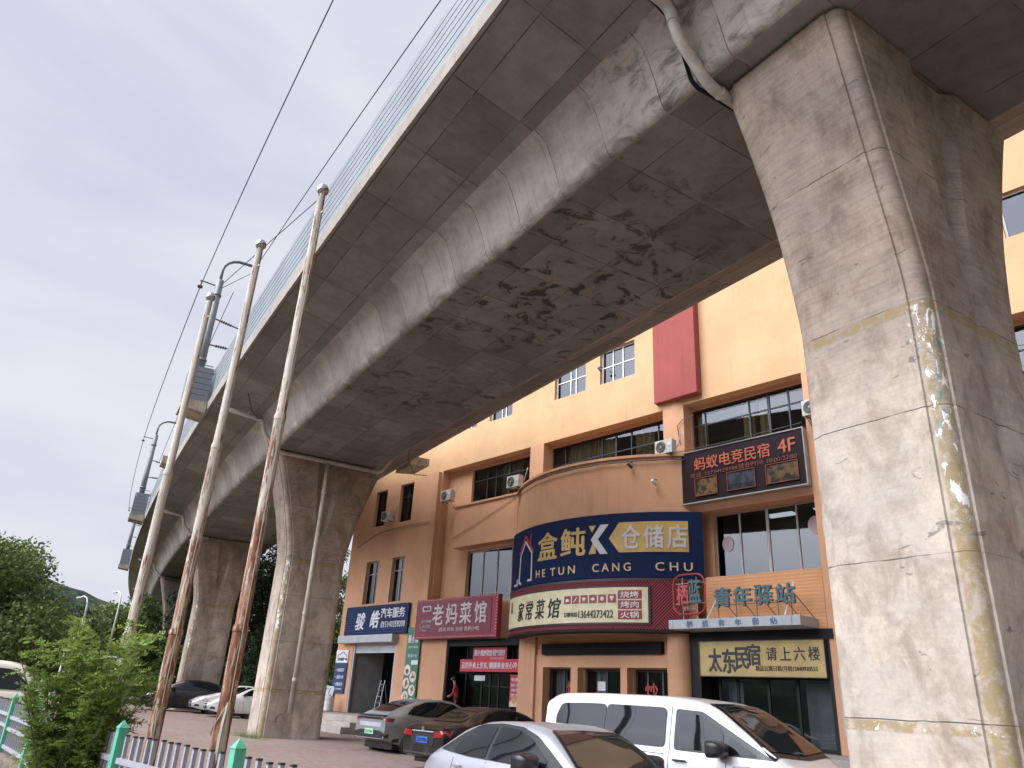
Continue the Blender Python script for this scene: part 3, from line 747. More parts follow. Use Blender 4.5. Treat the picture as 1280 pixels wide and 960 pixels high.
b = MB(); b.box(-20.58, -15.21, 20.92, 21.1, 3.35, 3.72); bl(b.build('dark_fascia', plain('dark_fascia', (.012, .011, .012), .7, spec=.2), bld))
# roller door of the garage
M_ROLL = plain('roller_metal', (.42, .43, .44), .5, .3)
b = MB(); b.box(-34.5, -29.85, 20.62, 20.995, 3.93, 4.28); rb_ = bl(b.build('roller_door', M_ROLL, bld, bevel=.03))
b = MB()
for k in range(4): b.box(-33.5, -30.0, 21.08, 21.11, 3.5+k*.11, 3.5+k*.11+.10)
b.box(-33.55, -33.43, 21.02, 21.12, ZB, 3.93); b.box(-30.07, -29.95, 21.02, 21.12, ZB, 3.93)
bl(b.build('roller_curtain', M_ROLL, rb_))
b = MB(); b.quad((-33.5, 21.2, ZB), (-33.2, 22.6, ZB), (-33.2, 22.6, 3.9), (-33.5, 21.2, 3.9)); bl(b.build('side_wall', P((.22, .22, .21), .8), bld))
# shop terrace (a raised slab with steps)
def plat():
    m = plain('terrace_concrete', (.34, .31, .27), .9, 0, .15, 1.2, (.2, .17, .14, .5), .3)
    b = MB(); b.box(-39, BX1+2, 18.4, YF+.3, -.3, ZB-.01); b.box(-33, -28.3, 18.0, 18.4, -.3, .60); b.box(-33, -28.3, 17.6, 18.0, -.3, .42)
    b.box(-24, -8, 18.0, 18.4, -.3, .56); b.box(-24, -8, 17.6, 18.0, -.3, .3)
    o = b.build('terrace', m, None, bevel=.015); tag(o, kind='structure'); return o
plat()

# ================================================================ signs
def bend(o, th0, R, y0=0):                            # mesh drawn flat (x = arc length, z up) wrapped onto the bay
    for v in o.data.vertices:
        a = radians(th0)+v.co.x/R; r = R-v.co.y
        v.co = (CX+r*sin(a), CY-r*cos(a), v.co.z)
    o.data.update(); return o
def btext(txt, thc, zc, thw, h, R, mat, parent, off=.015, **k):
    w = radians(thw)*R; me = text_mesh(txt, w, h, **k)
    o = link('lettering', me, mat, parent)
    for v in o.data.vertices: v.co.y -= off; v.co.z += zc
    return bend(o, thc, R)
def barc(name, th0, th1, z0, z1, R, mat, parent, d=.02, back=.0):
    n = max(2, int(abs(th1-th0)/1.5)); b = MB(); T = [th0+(th1-th0)*k/n for k in range(n+1)]
    b.grid([[AR(t, z0, R-back) for t in T], [AR(t, z0, R+d) for t in T], [AR(t, z1, R+d) for t in T], [AR(t, z1, R-back) for t in T]], closed=False)
    for t in (th0, th1): b.quad(AR(t, z0, R-back), AR(t, z0, R+d), AR(t, z1, R+d), AR(t, z1, R-back))
    return autosmooth(b.build(name, mat, parent), 30)
def bpoly(name, pts, R, off, mat, parent, th=.02):     # polygon in (theta, z)
    b = MB(); n = len(pts)
    b.face([b.vert(AR(t, z, R+off+th)) for t, z in pts]); q = [b.vert(AR(t, z, R+off+th)) for t, z in pts]; p = [b.vert(AR(t, z, R+off-.005)) for t, z in pts]
    for k in range(n): b.face((q[k], q[(k+1) % n], p[(k+1) % n], p[k]))
    return b.build(name, mat, parent)
NAVY, GOLD, SILV = P((.006, .016, .060), .7, spec=.15), P((.50, .33, .10), .5), P((.52, .50, .52), .5)
RS = 6.85
def sgn(name, label, cat='sign', loc=(0, 0, 0)): return thing(name, label, cat, loc)
# --- big navy sign on the curved bay
s = sgn('shop_sign', 'large curved navy shop sign with gold and silver characters on the round bay')
barc('sign_panel', -31, 41.8, 5.60, 7.72, RS, NAVY, s, .0, .22)
btext('盒', -6.35, 6.87, 9.2, .98, RS, GOLD, s, bold=.028); btext('鲀', 3.95, 6.87, 9.2, .98, RS, GOLD, s, bold=.028)
bpoly('sign_shape', [(13.4, 7.37), (15.9, 7.37), (12.6, 6.88), (15.6, 6.38), (13.3, 6.38), (10.3, 6.88)], RS, 0, SILV, s)
bpoly('sign_shape', [(9.6, 7.36), (11.9, 7.36), (10.7, 7.12)], RS, 0, GOLD, s); bpoly('sign_shape', [(9.6, 6.40), (12.0, 6.40), (11.8, 6.62), (11.0, 6.78)], RS, 0, GOLD, s)
pen = [(16.0, 6.86), (19.0, 7.40), (28, 7.40), (38.6, 7.39), (39, 7.35), (38.8, 6.44), (38.4, 6.40), (28, 6.40), (19.2, 6.40)]
b = MB(); T = [19+k for k in range(20)]
b.grid([[AR(t, 6.40, RS+.02) for t in T], [AR(t, 7.40, RS+.02) for t in T]]); b.face([b.vert(AR(16, 6.88, RS+.02)), b.vert(AR(19, 6.40, RS+.02)), b.vert(AR(19, 7.40, RS+.02))])
b.build('gold_panel', GOLD, s)
for k, ch in enumerate('仓储店'): btext(ch, 22.35+6.35*k, 6.90, 5.5, .78, RS, SILV, s, off=.03, bold=.028)
for tx, tc_, tw in (('H E', -9.2, 4.6), ('T U N', .2, 9.6), ('C A N G', 16.6, 11.4), ('C H U', 33.9, 9.8)):
    btext(tx, tc_, 5.93, tw, .27, RS, P((.60, .44, .24), .5), s, bold=.012)
def bline(pts, wd, mat, par):                          # poly-line of boxes in (theta, z)
    for (t0, z0), (t1, z1) in zip(pts, pts[1:]):
        a, c = Vector((radians(t0)*RS, z0)), Vector((radians(t1)*RS, z1)); d = (c-a).normalized(); n = Vector((-d.y, d.x))*wd/2; d *= wd*.4
        q = [a-d+n, a-d-n, c+d-n, c+d+n]; bpoly('house_outline', [(math.degrees(p.x/RS), p.y) for p in q], RS, 0, mat, par)
REDP = P((.25, .03, .03), .5)
bline([(-22.6, 5.75), (-22.0, 6.75), (-18.6, 7.22), (-14.4, 6.75), (-14.2, 5.78)], .06, P((.62, .56, .50), .5), s)
bline([(-22.9, 6.86), (-18.7, 7.42), (-13.7, 6.80)], .10, REDP, s); bline([(-15.4, 7.05), (-15.3, 7.44)], .09, REDP, s)
bline([(-26.6, 5.72), (-24.4, 5.72), (-24.2, 5.9)], .07, P((.62, .56, .50), .5), s); bline([(-22.4, 5.78), (-21.2, 5.72)], .07, P((.62, .56, .50), .5), s); bline([(-16.2, 5.78), (-14.3, 5.78)], .07, P((.62, .56, .50), .5), s)
# --- burgundy striped fascia with cream panel
def stripe_mat():
    m, g = newmat('striped_fascia', .7, 0, .2); v = g.co('UV'); x, y, _ = g.sep(v)
    # chevrons: the slant flips across a diagonal
    a = g.math('SINE', g.math('MULTIPLY', g.math('ADD', x, y), 62)); c = g.math('SINE', g.math('MULTIPLY', g.math('SUBTRACT', x, y), 62))
    sel = g.math('GREATER_THAN', g.math('FRACT', g.math('MULTIPLY', g.math('ADD', x, g.math('MULTIPLY', g.math('ABSOLUTE', g.math('SUBTRACT', y, .9)), .9)), .36)), .5)
    f = g.math('ADD', g.math('MULTIPLY', sel, a), g.math('MULTIPLY', g.math('SUBTRACT', 1, sel), c))
    g.color(g.mix(g.math('GREATER_THAN', f, .25), (.05, .018, .022), (.31, .05, .065))); return m
s = sgn('restaurant_sign', 'curved burgundy striped fascia with a cream panel below the navy sign', 'sign')
RF = 6.80
o = barc('striped_panel', -35, 37.5, 4.0, 5.585, RF, stripe_mat(), s, 0, .2)
uv = o.data.uv_layers.new(name='UVMap')
for lp in o.data.loops:
    c = o.data.vertices[lp.vertex_index].co; uv.data[lp.index].uv = (atan2(c.x-CX, CY-c.y)*RF, c.z-4.0)
barc('fascia_trim', -35, 37.5, 3.92, 4.0, RF, P((.03, .018, .02), .7, spec=.2), s, .02, .6); barc('fascia_trim', -35, 37.5, 5.50, 5.585, RF, P((.05, .03, .035), .5), s, .012, .0)
barc('panel_frame', -31.6, 27.5, 4.13, 5.33, RF, P((.03, .025, .028), .5), s, .05, 0)
barc('cream_panel', -31.2, 26.9, 4.19, 5.28, RF, P((.66, .60, .38), .5), s, .075, 0)
INK, BURG = P((.012, .011, .011), .5), P((.26, .03, .045), .5)
RF2 = RF+.075
for k, (ch, t, w_) in enumerate((('家', -19.7, 4.2), ('常', -14.2, 4.1), ('菜', -8.6, 4.6), ('馆', -2.3, 5.2))): btext(ch, t, 4.70, w_, .66, RF2, INK, s, off=.012, bold=.014, shear=.18)
for k in range(6):
    t = 2.7+k*2.85; barc('icon_tile', t-1.15, t+1.15, 4.80, 5.06, RF2, BURG, s, .012, 0)
    sh = [[(-.6, -.06), (.6, -.06), (.45, .03), (-.45, .03)], [(-.6, -.07), (-.4, -.09), (.6, .07), (.4, .09)], [(-.7, .05), (.7, .05), (.3, -.02), (.5, -.09), (0, -.02), (-.5, -.09), (-.3, -.02)],
          [(-.7, -.02), (0, -.06), (.7, -.02), (.3, .04), (-.3, .04)], [(.5*cos(q*pi/5), .07*sin(q*pi/5)) for q in range(10)], [(-.7, .06), (0, .09), (.7, .06), (0, -.08)]][k]
    bpoly('icon', [(t+a, 4.93+c) for a, c in sh], RF2, .012, P((.7, .66, .58), .5), s, .008)
btext('订餐电话:', 4.0, 4.45, 4.9, .15, RF2, INK, s, off=.012, bold=.01); btext('13644273422', 12.0, 4.45, 10.6, .24, RF2, INK, s, off=.012, bold=.006)
for k, tx in enumerate(('火锅', '烤肉', '烧烤')):
    z = 4.42+k*.315; barc('dish_tile', 18.7, 25.2, z-.135, z+.135, RF2, BURG, s, .012, 0); btext(tx, 21.95, z, 5.0, .20, RF2+.012, P((.72, .69, .64), .5), s, off=.01, bold=.012)
btext('老味', -27.7, 4.93, 1.9, .42, RF2, P((.35, .22, .14), .5), s, off=.01)
# --- flat signs
def panel(par, x0, x1, z0, z1, y, mat, d=.08, name='sign_panel', frame=None, fw=.05):
    b = MB(); b.box(x0, x1, y, y+d, z0, z1); o = b.build(name, mat, par)
    if frame:
        b = MB()
        for q in ((x0-fw, x1+fw, z0-fw, z0), (x0-fw, x1+fw, z1, z1+fw), (x0-fw, x0, z0, z1), (x1, x1+fw, z0, z1)): b.box(q[0], q[1], y-.025, y+d, q[2], q[3])
        b.build('sign_frame', frame, par)
    return o
LG = P((.68, .68, .70), .5)
def ribbed_navy():
    m, g = newmat('ribbed_navy', .6, 0, .25); x, y, z = g.sep(g.co()); f = g.math('SINE', g.math('MULTIPLY', z, 2*pi/.115))
    g.color(g.mix(g.step(f, -.95, -.5, 0, 1), (.004, .007, .02), (.016, .035, .11))); g.bump(f, .5, .02); return m
s = sgn('garage_sign', 'ribbed navy sign with white characters and a phone number over the garage door')
panel(s, -34.38, -29.10, 4.32, 5.65, 20.86, ribbed_navy(), .12)
text('骏', -33.0, 20.85, 4.95, .85, .82, LG, s, bold=.03, shear=.2); text('皓', -31.75, 20.85, 5.0, .78, .82, LG, s, bold=.03, shear=.2)
text('汽车服务', -30.32, 20.85, 5.26, 1.95, .46, LG, s, bold=.022); text('✆', -31.1, 20.85, 4.74, .22, .3, LG, s); text('15140359208', -30.12, 20.85, 4.74, 1.7, .27, LG, s, bold=.008)
s = sgn('service_board', 'narrow navy service board with a white top and car outline left of the garage')
panel(s, -34.92, -33.85, 1.66, 3.05, 20.93, P((.02, .045, .12), .45), .06); panel(s, -34.92, -33.85, 3.05, 3.64, 20.93, P((.72, .72, .72), .5), .06, 'sign_header')
b = MB()
pts = [(-34.78, 3.32), (-34.7, 3.42), (-34.55, 3.44), (-34.42, 3.53), (-34.22, 3.53), (-34.1, 3.44), (-33.96, 3.40), (-33.92, 3.32)]
for a, c in zip(pts, pts[1:]): b.tube([(a[0], 20.925, a[1]), (c[0], 20.925, c[1])], .016, 6)
b.build('car_outline', NAVY, s); text('汽车保养', -34.45, 20.925, 3.21, .6, .14, NAVY, s, bold=.02); text('专修', -34.0, 20.925, 3.22, .2, .1, NAVY, s)
for k, tx in enumerate(('快速保养', '底盘小修', '四轮定位')): text(tx, -34.32, 20.925, 2.72-k*.32, .6, .17, LG, s, bold=.02); text('•', -34.75, 20.925, 2.72-k*.32, .06, .06, LG, s)
text('专业维修服务', -34.35, 20.925, 1.86, .62, .08, LG, s)
GRN = P((.05, .17, .11), .5)
s = sgn('menu_board', 'tall green menu board with round dish pictures beside the garage')
panel(s, -29.02, -28.06, 1.30, 4.55, 20.90, GRN, .06)
text('聂小茶', -28.54, 20.895, 4.05, .8, .34, LG, s, bold=.03); text('现炒现做', -28.5, 20.895, 3.70, .7, .09, LG, s); text('家常小炒', -28.5, 20.895, 3.35, .66, .14, LG, s, bold=.02)
panel(s, -28.55, -28.08, 2.98, 3.16, 20.892, LG, .008, 'white_label')
rnd = random.Random(5)
for k in range(6):
    cx, cz = (-28.78 if k % 2 == 0 else -28.33), 2.75-k*.27
    b = MB(); b.lathe([(.23, 0), (.23, .012)], 20, Matrix.Translation((cx, 20.898, cz)) @ Matrix.Rotation(pi/2, 4, 'X')); pl = b.build('dish_picture', P((.62, .58, .5), .5), s)
    b = MB(); c = [(.20, .06, .04), (.32, .10, .05), (.28, .05, .04), (.30, .16, .08), (.30, .26, .16), (.24, .08, .05)][k]
    for q in range(9): a = rnd.uniform(0, 6.28); r = rnd.uniform(0, .12); b.lathe([(.05, 0), (.03, .012)], 7, Matrix.Translation((cx+r*cos(a), 20.885, cz+r*sin(a))) @ Matrix.Rotation(pi/2, 4, 'X'))
    b.build('food', P(c, .5), pl)
# --- red restaurant sign
REDS = P((.19, .022, .045), .5)
s = sgn('restaurant_sign', 'red restaurant sign with pale characters and a studded border')
panel(s, -28.15, -22.78, 4.0, 5.64, 20.62, P((.27, .022, .042), .5), .22); panel(s, -28.0, -23.15, 4.17, 5.50, 20.60, REDS, .03, 'sign_face')
b = MB()
def stud(x, z): b.cbox((x, 20.605, z), (.045, .03, .045))
for k in range(44): stud(-28.1+k*.1225, 4.05); stud(-28.1+k*.1225, 5.59)
for k in range(12): stud(-28.1, 4.17+k*.12); stud(-22.83, 4.17+k*.12)
b.build('bulb_border', P((.62, .36, .40), .5), s)
SL = P((.60, .54, .54), .5)
for k, ch in enumerate('老妈菜馆'): text(ch, -26.55+k*.92, 20.595, 4.98, .74, .86, SL, s, bold=.02)
text('炖菜 鲜鱼 凉皮 各类小吃', -25.1, 20.595, 4.36, 2.6, .17, SL, s); text('良心食材', -27.35, 20.595, 4.72, .72, .13, SL, s); text('用心烹饪', -27.3, 20.595, 4.52, .6, .12, SL, s)
b = MB()
for k in range(3): b.lathe([(.13, 0), (.13, .015)], 16, Matrix.Translation((-27.55+k*.19, 20.60, 5.25)) @ Matrix.Rotation(pi/2, 4, 'X'))
b.build('round_badge', SL, s); text('老味道', -27.36, 20.58, 5.25, .5, .15, REDS, s)
b = MB(); b.tube([(-27.78+.06*0, 20.59, 4.62)]+[(-27.35-.42*cos(a), 20.59, 4.55-.22*sin(a)) for a in (.1, .5, .9, 1.3, 1.7)], .012, 5); b.build('flourish', SL, s)
# --- banners in the restaurant door
BR = P((.42, .035, .05), .5)
s = sgn('hanging_banner', 'small red banner hanging above the longer one in the restaurant doorway', 'banner'); panel(s, -24.88, -22.86, 3.17, 3.69, 21.30, BR, .02, 'banner_cloth')
text('聂小鬼炒菜馆·锅气现炒', -23.87, 21.295, 3.47, 1.85, .24, LG, s, bold=.02); text('订餐热线 外卖配送', -23.4, 21.295, 3.25, .85, .08, LG, s)
s = sgn('hanging_banner', 'long red banner with white characters across the restaurant doorway', 'banner'); panel(s, -25.6, -22.06, 2.75, 3.22, 21.24, P((.50, .03, .05), .5), .02, 'banner_cloth')
text('品质外卖上京东, 健康美食安心冲', -23.83, 21.235, 2.985, 3.3, .26, LG, s, bold=.02)
s = sgn('menu_poster', 'red and cream menu poster right of the restaurant door', 'poster'); panel(s, -22.67, -22.04, 1.52, 2.66, 21.38, BR, .02, 'poster_sheet')
text('今日推荐', -22.35, 21.375, 2.48, .52, .13, LG, s, bold=.02)
for k in range(2):
    for j in range(3): text(('炒菜', '小锅', '盖饭', '汤面', '凉菜', '饺子')[k*3+j], -22.49+k*.26, 21.375, 2.28-j*.17, .2, .11, LG, s, bold=.02)
b = MB(); n = 14; b.face([b.vert((-22.66, 21.377, 1.53)), b.vert((-22.05, 21.377, 1.53))]+[b.vert((-22.05-.61*k/n, 21.377, 1.75+.06*sin(k*1.3))) for k in range(n+1)]); b.build('cream_wave', P((.6, .5, .36), .5), s)
b = MB(); b.lathe([(.15, 0), (.15, .01)], 18, Matrix.Translation((-22.4, 21.374, 1.78)) @ Matrix.Rotation(pi/2, 4, 'X')); b.build('dish_picture', P((.5, .27, .12), .5), s)
# red characters on the curved shop's glass
for tx, cx in (('烧', -19.55), ('炒', -16.05)):
    s = sgn('window_lettering', 'red character on the glass, left of the curved shopfront' if tx == '烧' else 'red character on the glass, right of the curved shopfront', 'lettering'); s.location = (cx, YR+.09, 2.25)
    text(tx, 0, 0, 0, .52, .5, P((.32, .03, .03), .5), s, bold=.03)
# --- internet hostel sign, 4F
s = sgn('hostel_sign', 'dark plum hostel sign with orange characters ending in 4F and three photographs')
panel(s, -14.13, -9.74, 8.03, 9.76, 20.78, P((.016, .006, .010), .6, spec=.2), .18, frame=P((.34, .33, .33), .4), fw=.035)
ORG = P((.44, .105, .05), .5)
text('蚂蚁电竞民宿', -12.2, 20.77, 9.30, 2.75, .46, ORG, s, bold=.012); text('4F', -10.28, 20.77, 9.32, .58, .44, ORG, s, bold=.012)
text('电话: 15734129188', -12.85, 20.77, 8.93, 1.75, .15, P((.22, .06, .045), .5), s); text('营业时间: 10:00-23:00', -10.95, 20.77, 8.94, 1.95, .17, P((.22, .06, .045), .5), s)
def photo_mat(k):
    m, g = newmat('photo_print', .4); v = g.map(g.co(), loc=(k*3.1, 0, k)); x, y, z = g.sep(g.co())
    n = g.noise(g.map(v, (2.2, 2.2, 3)), 1.5, 3, .5); n2 = g.noise(v, 5, 3, .6)
    cs = [((.02, .012, .008), (.16, .085, .03)), ((.006, .009, .014), (.04, .055, .075)), ((.015, .01, .008), (.13, .075, .03))][k]
    c = g.mix(g.step(n, .42, .58), *cs); c = g.mix(g.step(n2, .55, .62, 0, .8), c, (.03, .02, .02)); g.color(c); return m
for k, (xa, xb) in enumerate(((-13.55, -12.75), (-12.35, -11.4), (-11.0, -9.98))):
    panel(s, xa, xb, 8.22, 8.80, 20.765, photo_mat(k), .015, 'photograph', P((.2, .06, .04), .5), .02)
# --- canopy with hostel letters
M_CAN = plain('canopy_steel', (.36, .38, .40), .5, .2, .1, 2, (.2, .19, .18, .4))
cn = thing('entrance_canopy', 'grey metal entrance canopy with small blue characters over the hostel door', 'canopy', (-12.05, 20.4, 4.08))
def rel(o, t):
    for v in o.data.vertices: v.co -= t.location
    return o
b = MB(); b.box(-14.2, -9.95, 19.95, 20.985, 3.97, 4.24); rel(b.build('canopy_body', M_CAN, cn, bevel=.01), cn)
for k in range(8): b = MB(); b.box(-14.05+k*.55, -14.04+k*.55, 19.945, 19.96, 3.98, 4.23); rel(b.build('panel_joint', P((.16, .16, .17), .6), cn), cn)
BLU = P((.07, .17, .27), .5)
for k, ch in enumerate('栖蓝青年驿站'): rel(text(ch, -13.45+k*.545, 19.945, 4.10, .22, .18, BLU, cn, bold=.015), cn)
s = thing('rooftop_letters', 'dark teal free-standing characters on a strut frame above the canopy', 'sign', (-12, 20.1, 4.24))
TEAL = P((.018, .085, .11), .4)
for k, ch in enumerate('青年驿站'): rel(text(ch, -12.36+k*.66, 20.1, 4.83, .58, .56, TEAL, s, name='character', bold=.035, depth=.04), s)
b = MB(); b.tube([(-12.7, 20.14, 4.62), (-10.1, 20.14, 4.62)], .014, 6); b.tube([(-12.7, 20.14, 5.0), (-10.1, 20.14, 5.0)], .014, 6)
for x in (-12.55, -11.95, -11.3, -10.65, -10.25): b.tube([(x, 20.14, 4.24), (x, 20.14, 5.05)], .013, 6); b.tube([(x, 20.16, 4.95), (x+.25, 20.9, 4.25)], .013, 6)
rel(b.build('strut_frame', P((.13, .10, .08), .6), s), s)
b = MB(); b.tube([(-12.95, 20.12, 4.24), (-12.62, 20.14, 4.75)], .02, 6); b.tube([(-10.45, 20.10, 4.26), (-10.16, 20.2, 5.15)], .022, 6); rel(b.build('white_strut', M_WHITE, s), s)
s = thing('logo_frame', 'red rounded outline with a red and a teal character standing on the canopy edge', 'sign', (-13.5, 20.05, 4.24))
b = MB(); L0, L1, Z0_, Z1_ = -14.06, -12.92, 4.40, 5.58; r = .3; pts = []
for cx, cz, a0 in ((L1-r, Z1_-r, 0), (L0+r, Z1_-r, 90), (L0+r, Z0_+r, 180), (L1-r, Z0_+r, 270)):
    for k in range(7): a = radians(a0+15*k); pts.append((cx+r*cos(a), 20.05, cz+r*sin(a)))
b.tube(pts+[pts[0]], .028, 8); rel(b.build('rounded_outline', P((.40, .04, .035), .4), s), s)
rel(text('栖', -13.72, 20.05, 4.98, .42, .62, P((.42, .035, .03), .4), s, name='character', bold=.03, depth=.03), s); rel(text('蓝', -13.28, 20.05, 5.08, .46, .72, TEAL, s, name='character', bold=.03, depth=.03), s)
rel(text('酒店', -13.5, 20.05, 4.58, .5, .14, P((.3, .2, .18), .5), s, depth=.01), s)
b = MB()
for x in (-13.75, -13.25): b.tube([(x, 20.10, 4.24), (x, 20.10, 5.5)], .014, 6)
for z in (4.72, 5.32): b.tube([(-14.0, 20.1, z), (-12.95, 20.1, z)], .012, 6)
rel(b.build('strut_frame', P((.5, .48, .46), .6), s), s)
# --- yellow lodging sign
s = sgn('lodging_sign', 'dull yellow lodging sign with black characters under the canopy')
panel(s, -13.76, -9.82, 2.71, 3.68, 20.90, P((.47, .34, .12), .5), .1, frame=P((.05, .045, .04), .5), fw=.02)
for k, (ch, cx, cz, h) in enumerate((('太', -13.23, 3.15, .68), ('东', -12.76, 3.13, .70), ('民', -12.33, 3.2, .62), ('宿', -11.95, 3.30, .60))): text(ch, cx, 20.895, cz, .46, h, INK, s, bold=.04)
for k, ch in enumerate('请上六楼'): text(ch, -11.38+k*.42, 20.895, 3.32, .33, .36, INK, s, bold=.018)
text('精品公寓日租/月租15840920555', -10.98, 20.895, 2.93, 1.85, .15, INK, s, bold=.012)

# paper notices behind the curved shopfront glass, a pale pipe and a notice board right of the hostel door
for x0, x1, z0, z1, lab in ((-18.35, -18.0, 2.2, 2.5, 'small white paper notice on the middle curved shopfront window'), (-24.95, -24.3, 2.42, 2.62, 'white strip notice over the restaurant door glass')):
    s = sgn('paper_notice', lab, 'notice'); panel(s, x0, x1, z0, z1, YR+.085, P((.60, .60, .58), .7), .008, 'paper_sheet')
s = sgn('notice_board', 'pale grey notice board on the narrow wall right of the hostel entrance', 'notice'); panel(s, -9.50, -9.05, 1.3, 2.9, 20.90, P((.40, .43, .46), .5), .05); panel(s, -9.42, -9.12, 2.3, 2.75, 20.89, P((.62, .62, .6), .6), .008, 'paper_sheet')
# ================================================================ vehicles
def lerp_tab(tab, x):
    if x <= tab[0][0]: return tab[0][1]
    for (a, va), (c, vc) in zip(tab, tab[1:]):
        if x <= c: return va+(vc-va)*(x-a)/(c-a)
    return tab[-1][1]
def smooth_tab(tab, x, h=.06):
    return sum(lerp_tab(tab, x+h*k)*q for k, q in ((-2, .4), (-1.5, 1), (-1, 1.7), (-.5, 2.3), (0, 2.6), (.5, 2.3), (1, 1.7), (1.5, 1), (2, .4)))/13.4
class Body:
    """x forward (0 = tail), y to the left, z up. zs shoulder height, zr roof height, W half width, Wr roof half width, zb underside"""
    def __init__(s, L, zs, zr, W, Wr, zb): s.L = L; s.T = dict(zs=zs, zr=zr, W=W, Wr=Wr, zb=zb)
    def g(s, k, x): return smooth_tab(s.T[k], x, .10 if k == 'zr' else (.12 if k == 'zs' else .16))
    def section(s, x):
        zs, zr, W, Wr, zb = (s.g(k, x) for k in ('zs', 'zr', 'W', 'Wr', 'zb')); zr = max(zr, zs+.02)
        h = zs-zb; g = zr-zs
        pts = [(0, zb), (W*.80, zb), (W*.93, zb+.04*min(1, h)), (W*.975, zb+h*.22), (W*.995, zb+h*.45), (W, zb+h*.66), (W*.985, zb+h*.86), (W*.95, zs-.012*min(1, h*2))]
        t = min(1, g/.30); sh = W*.93
        pts += [(sh, zs+.02*t)]
        a = (sh*(1-t)+(sh+.0)*t); top = Wr
        for q in (.25, .5, .75, .92): pts.append((a+(top-a)*q**1.25 if t > .3 else a+(top-a)*q, zs+.02*t+(g-.02*t)*(q*.93 if t > .3 else q*.8)))
        pts += [(top*.90, zr-g*.03 if t > .3 else zs+g*.88), (top*.6, zr-min(.012, g*.02) if t > .3 else zs+g*.96), (0, zr)]
        return pts
    def fine(s, x):
        p = s.section(x); out = []
        for k in range(len(p)-1):
            p0, p1, p2, p3 = p[max(0, k-1)], p[k], p[k+1], p[min(len(p)-1, k+2)]
            for q in (0, .5):
                f = lambda a, b_, c, d: .5*((2*b_)+(-a+c)*q+(2*a-5*b_+4*c-d)*q*q+(-a+3*b_-3*c+d)*q**3)
                out.append((max(0, f(p0[0], p1[0], p2[0], p3[0])), f(p0[1], p1[1], p2[1], p3[1])))
        out.append(p[-1]); return out
    def mesh(s, n=64):
        b = MB(); xs = [s.L*(.5-.5*cos(pi*k/n))*.35+s.L*k/n*.65 for k in range(n+1)]; rows = []
        for x in xs:
            f = s.fine(x); rows.append([(x, y, z) for y, z in f]+[(x, -y, z) for y, z in f[::-1][1:-1]])
        b.grid(rows, closed=True)
        for r in (rows[0], rows[-1]): b.face([b.vert(p) for p in r])
        return b
    def side(s, x, z):
        f = s.fine(x); best = None
        for (ya, za), (yc, zc) in zip(f[2:], f[3:]):
            if (za-z)*(zc-z) <= 0 and abs(zc-za) > 1e-6: best = ya+(yc-ya)*(z-za)/(zc-za)
        return best if best is not None else f[-3][0]*.9
    def top(s, x, y):
        f = s.fine(x); y = abs(y)
        for (ya, za), (yc, zc) in zip(f[::-1], f[::-1][1:]):
            if ya <= y <= yc or yc <= y <= ya:
                return za+(zc-za)*((y-ya)/(yc-ya) if abs(yc-ya) > 1e-6 else 0)
        return f[-1][1]
    def inside(s, x, y, z):
        f = s.fine(min(max(x, 0), s.L)); zb = f[0][1]
        if z < zb or z > f[-1][1]: return False
        return abs(y) <= (s.side(x, z) or 0)
    def end(s, y, z, front=True):
        a, c = (s.L*.75, s.L) if front else (0, s.L*.25)
        if front and s.inside(s.L, y, z): return s.L
        if not front and s.inside(0, y, z): return 0
        for _ in range(22):
            m = (a+c)/2; i = s.inside(m, y, z)
            if front: a, c = (m, c) if i else (a, m)
            else: a, c = (a, m) if i else (m, c)
        return (a+c)/2
def patch_bm(poly, step=.09):
    bm = bmesh.new(); bm.faces.new([bm.verts.new((p[0], p[1], 0)) for p in poly])
    for ax in (0, 1):
        lo = min(p[ax] for p in poly); hi = max(p[ax] for p in poly); n = int((hi-lo)/step)
        for k in range(1, n+1):
            co = [0, 0, 0]; no = [0, 0, 0]; co[ax] = lo+(hi-lo)*k/(n+1); no[ax] = 1
            bmesh.ops.bisect_plane(bm, geom=bm.verts[:]+bm.edges[:]+bm.faces[:], plane_co=co, plane_no=no)
    return bm
def rounded(poly, r=.05, n=4):
    out = []; P_ = [Vector(p) for p in poly]
    for k in range(len(P_)):
        p, a, c = P_[k], P_[k-1]-P_[k], P_[(k+1) % len(P_)]-P_[k]; m = min(r, a.length*.45, c.length*.45); a.normalize(); c.normalize()
        for q in range(n+1): t = q/n; out.append(tuple((1-t)**2*(p+a*m)+2*t*(1-t)*p+t*t*(p+c*m)))
    return out
def grow(poly, d):
    c = Vector((sum(p[0] for p in poly)/len(poly), sum(p[1] for p in poly)/len(poly))); out = []
    n = len(poly); A = sum(poly[k][0]*poly[(k+1) % n][1]-poly[(k+1) % n][0]*poly[k][1] for k in range(n)); sg = 1 if A > 0 else -1
    for k in range(n):
        p = Vector(poly[k]); a = (p-Vector(poly[k-1])); e = (Vector(poly[(k+1) % n])-p)
        a = a.normalized() if a.length else e.normalized(); e = e.normalized() if e.length else a
        nn = Vector((a.y+e.y, -(a.x+e.x))); nn = nn.normalized() if nn.length > 1e-6 else Vector((0, 0))
        out.append(tuple(p+nn*d*sg))
    return out
def finish(bm, name, mat, parent, flip=None, thick=0.0):
    bmesh.ops.recalc_face_normals(bm, faces=bm.faces)
    for f in bm.faces: f.smooth = True
    me = bpy.data.meshes.new(name); bm.to_mesh(me); bm.free(); return link(name, me, mat, parent)
def side_patch(B, poly, sg, off, name, mat, parent, step=.09):
    bm = patch_bm(poly, step)
    for v in bm.verts: x, z = v.co.x, v.co.y; v.co = (x, sg*(B.side(x, z)+off), z)
    return finish(bm, name, mat, parent)
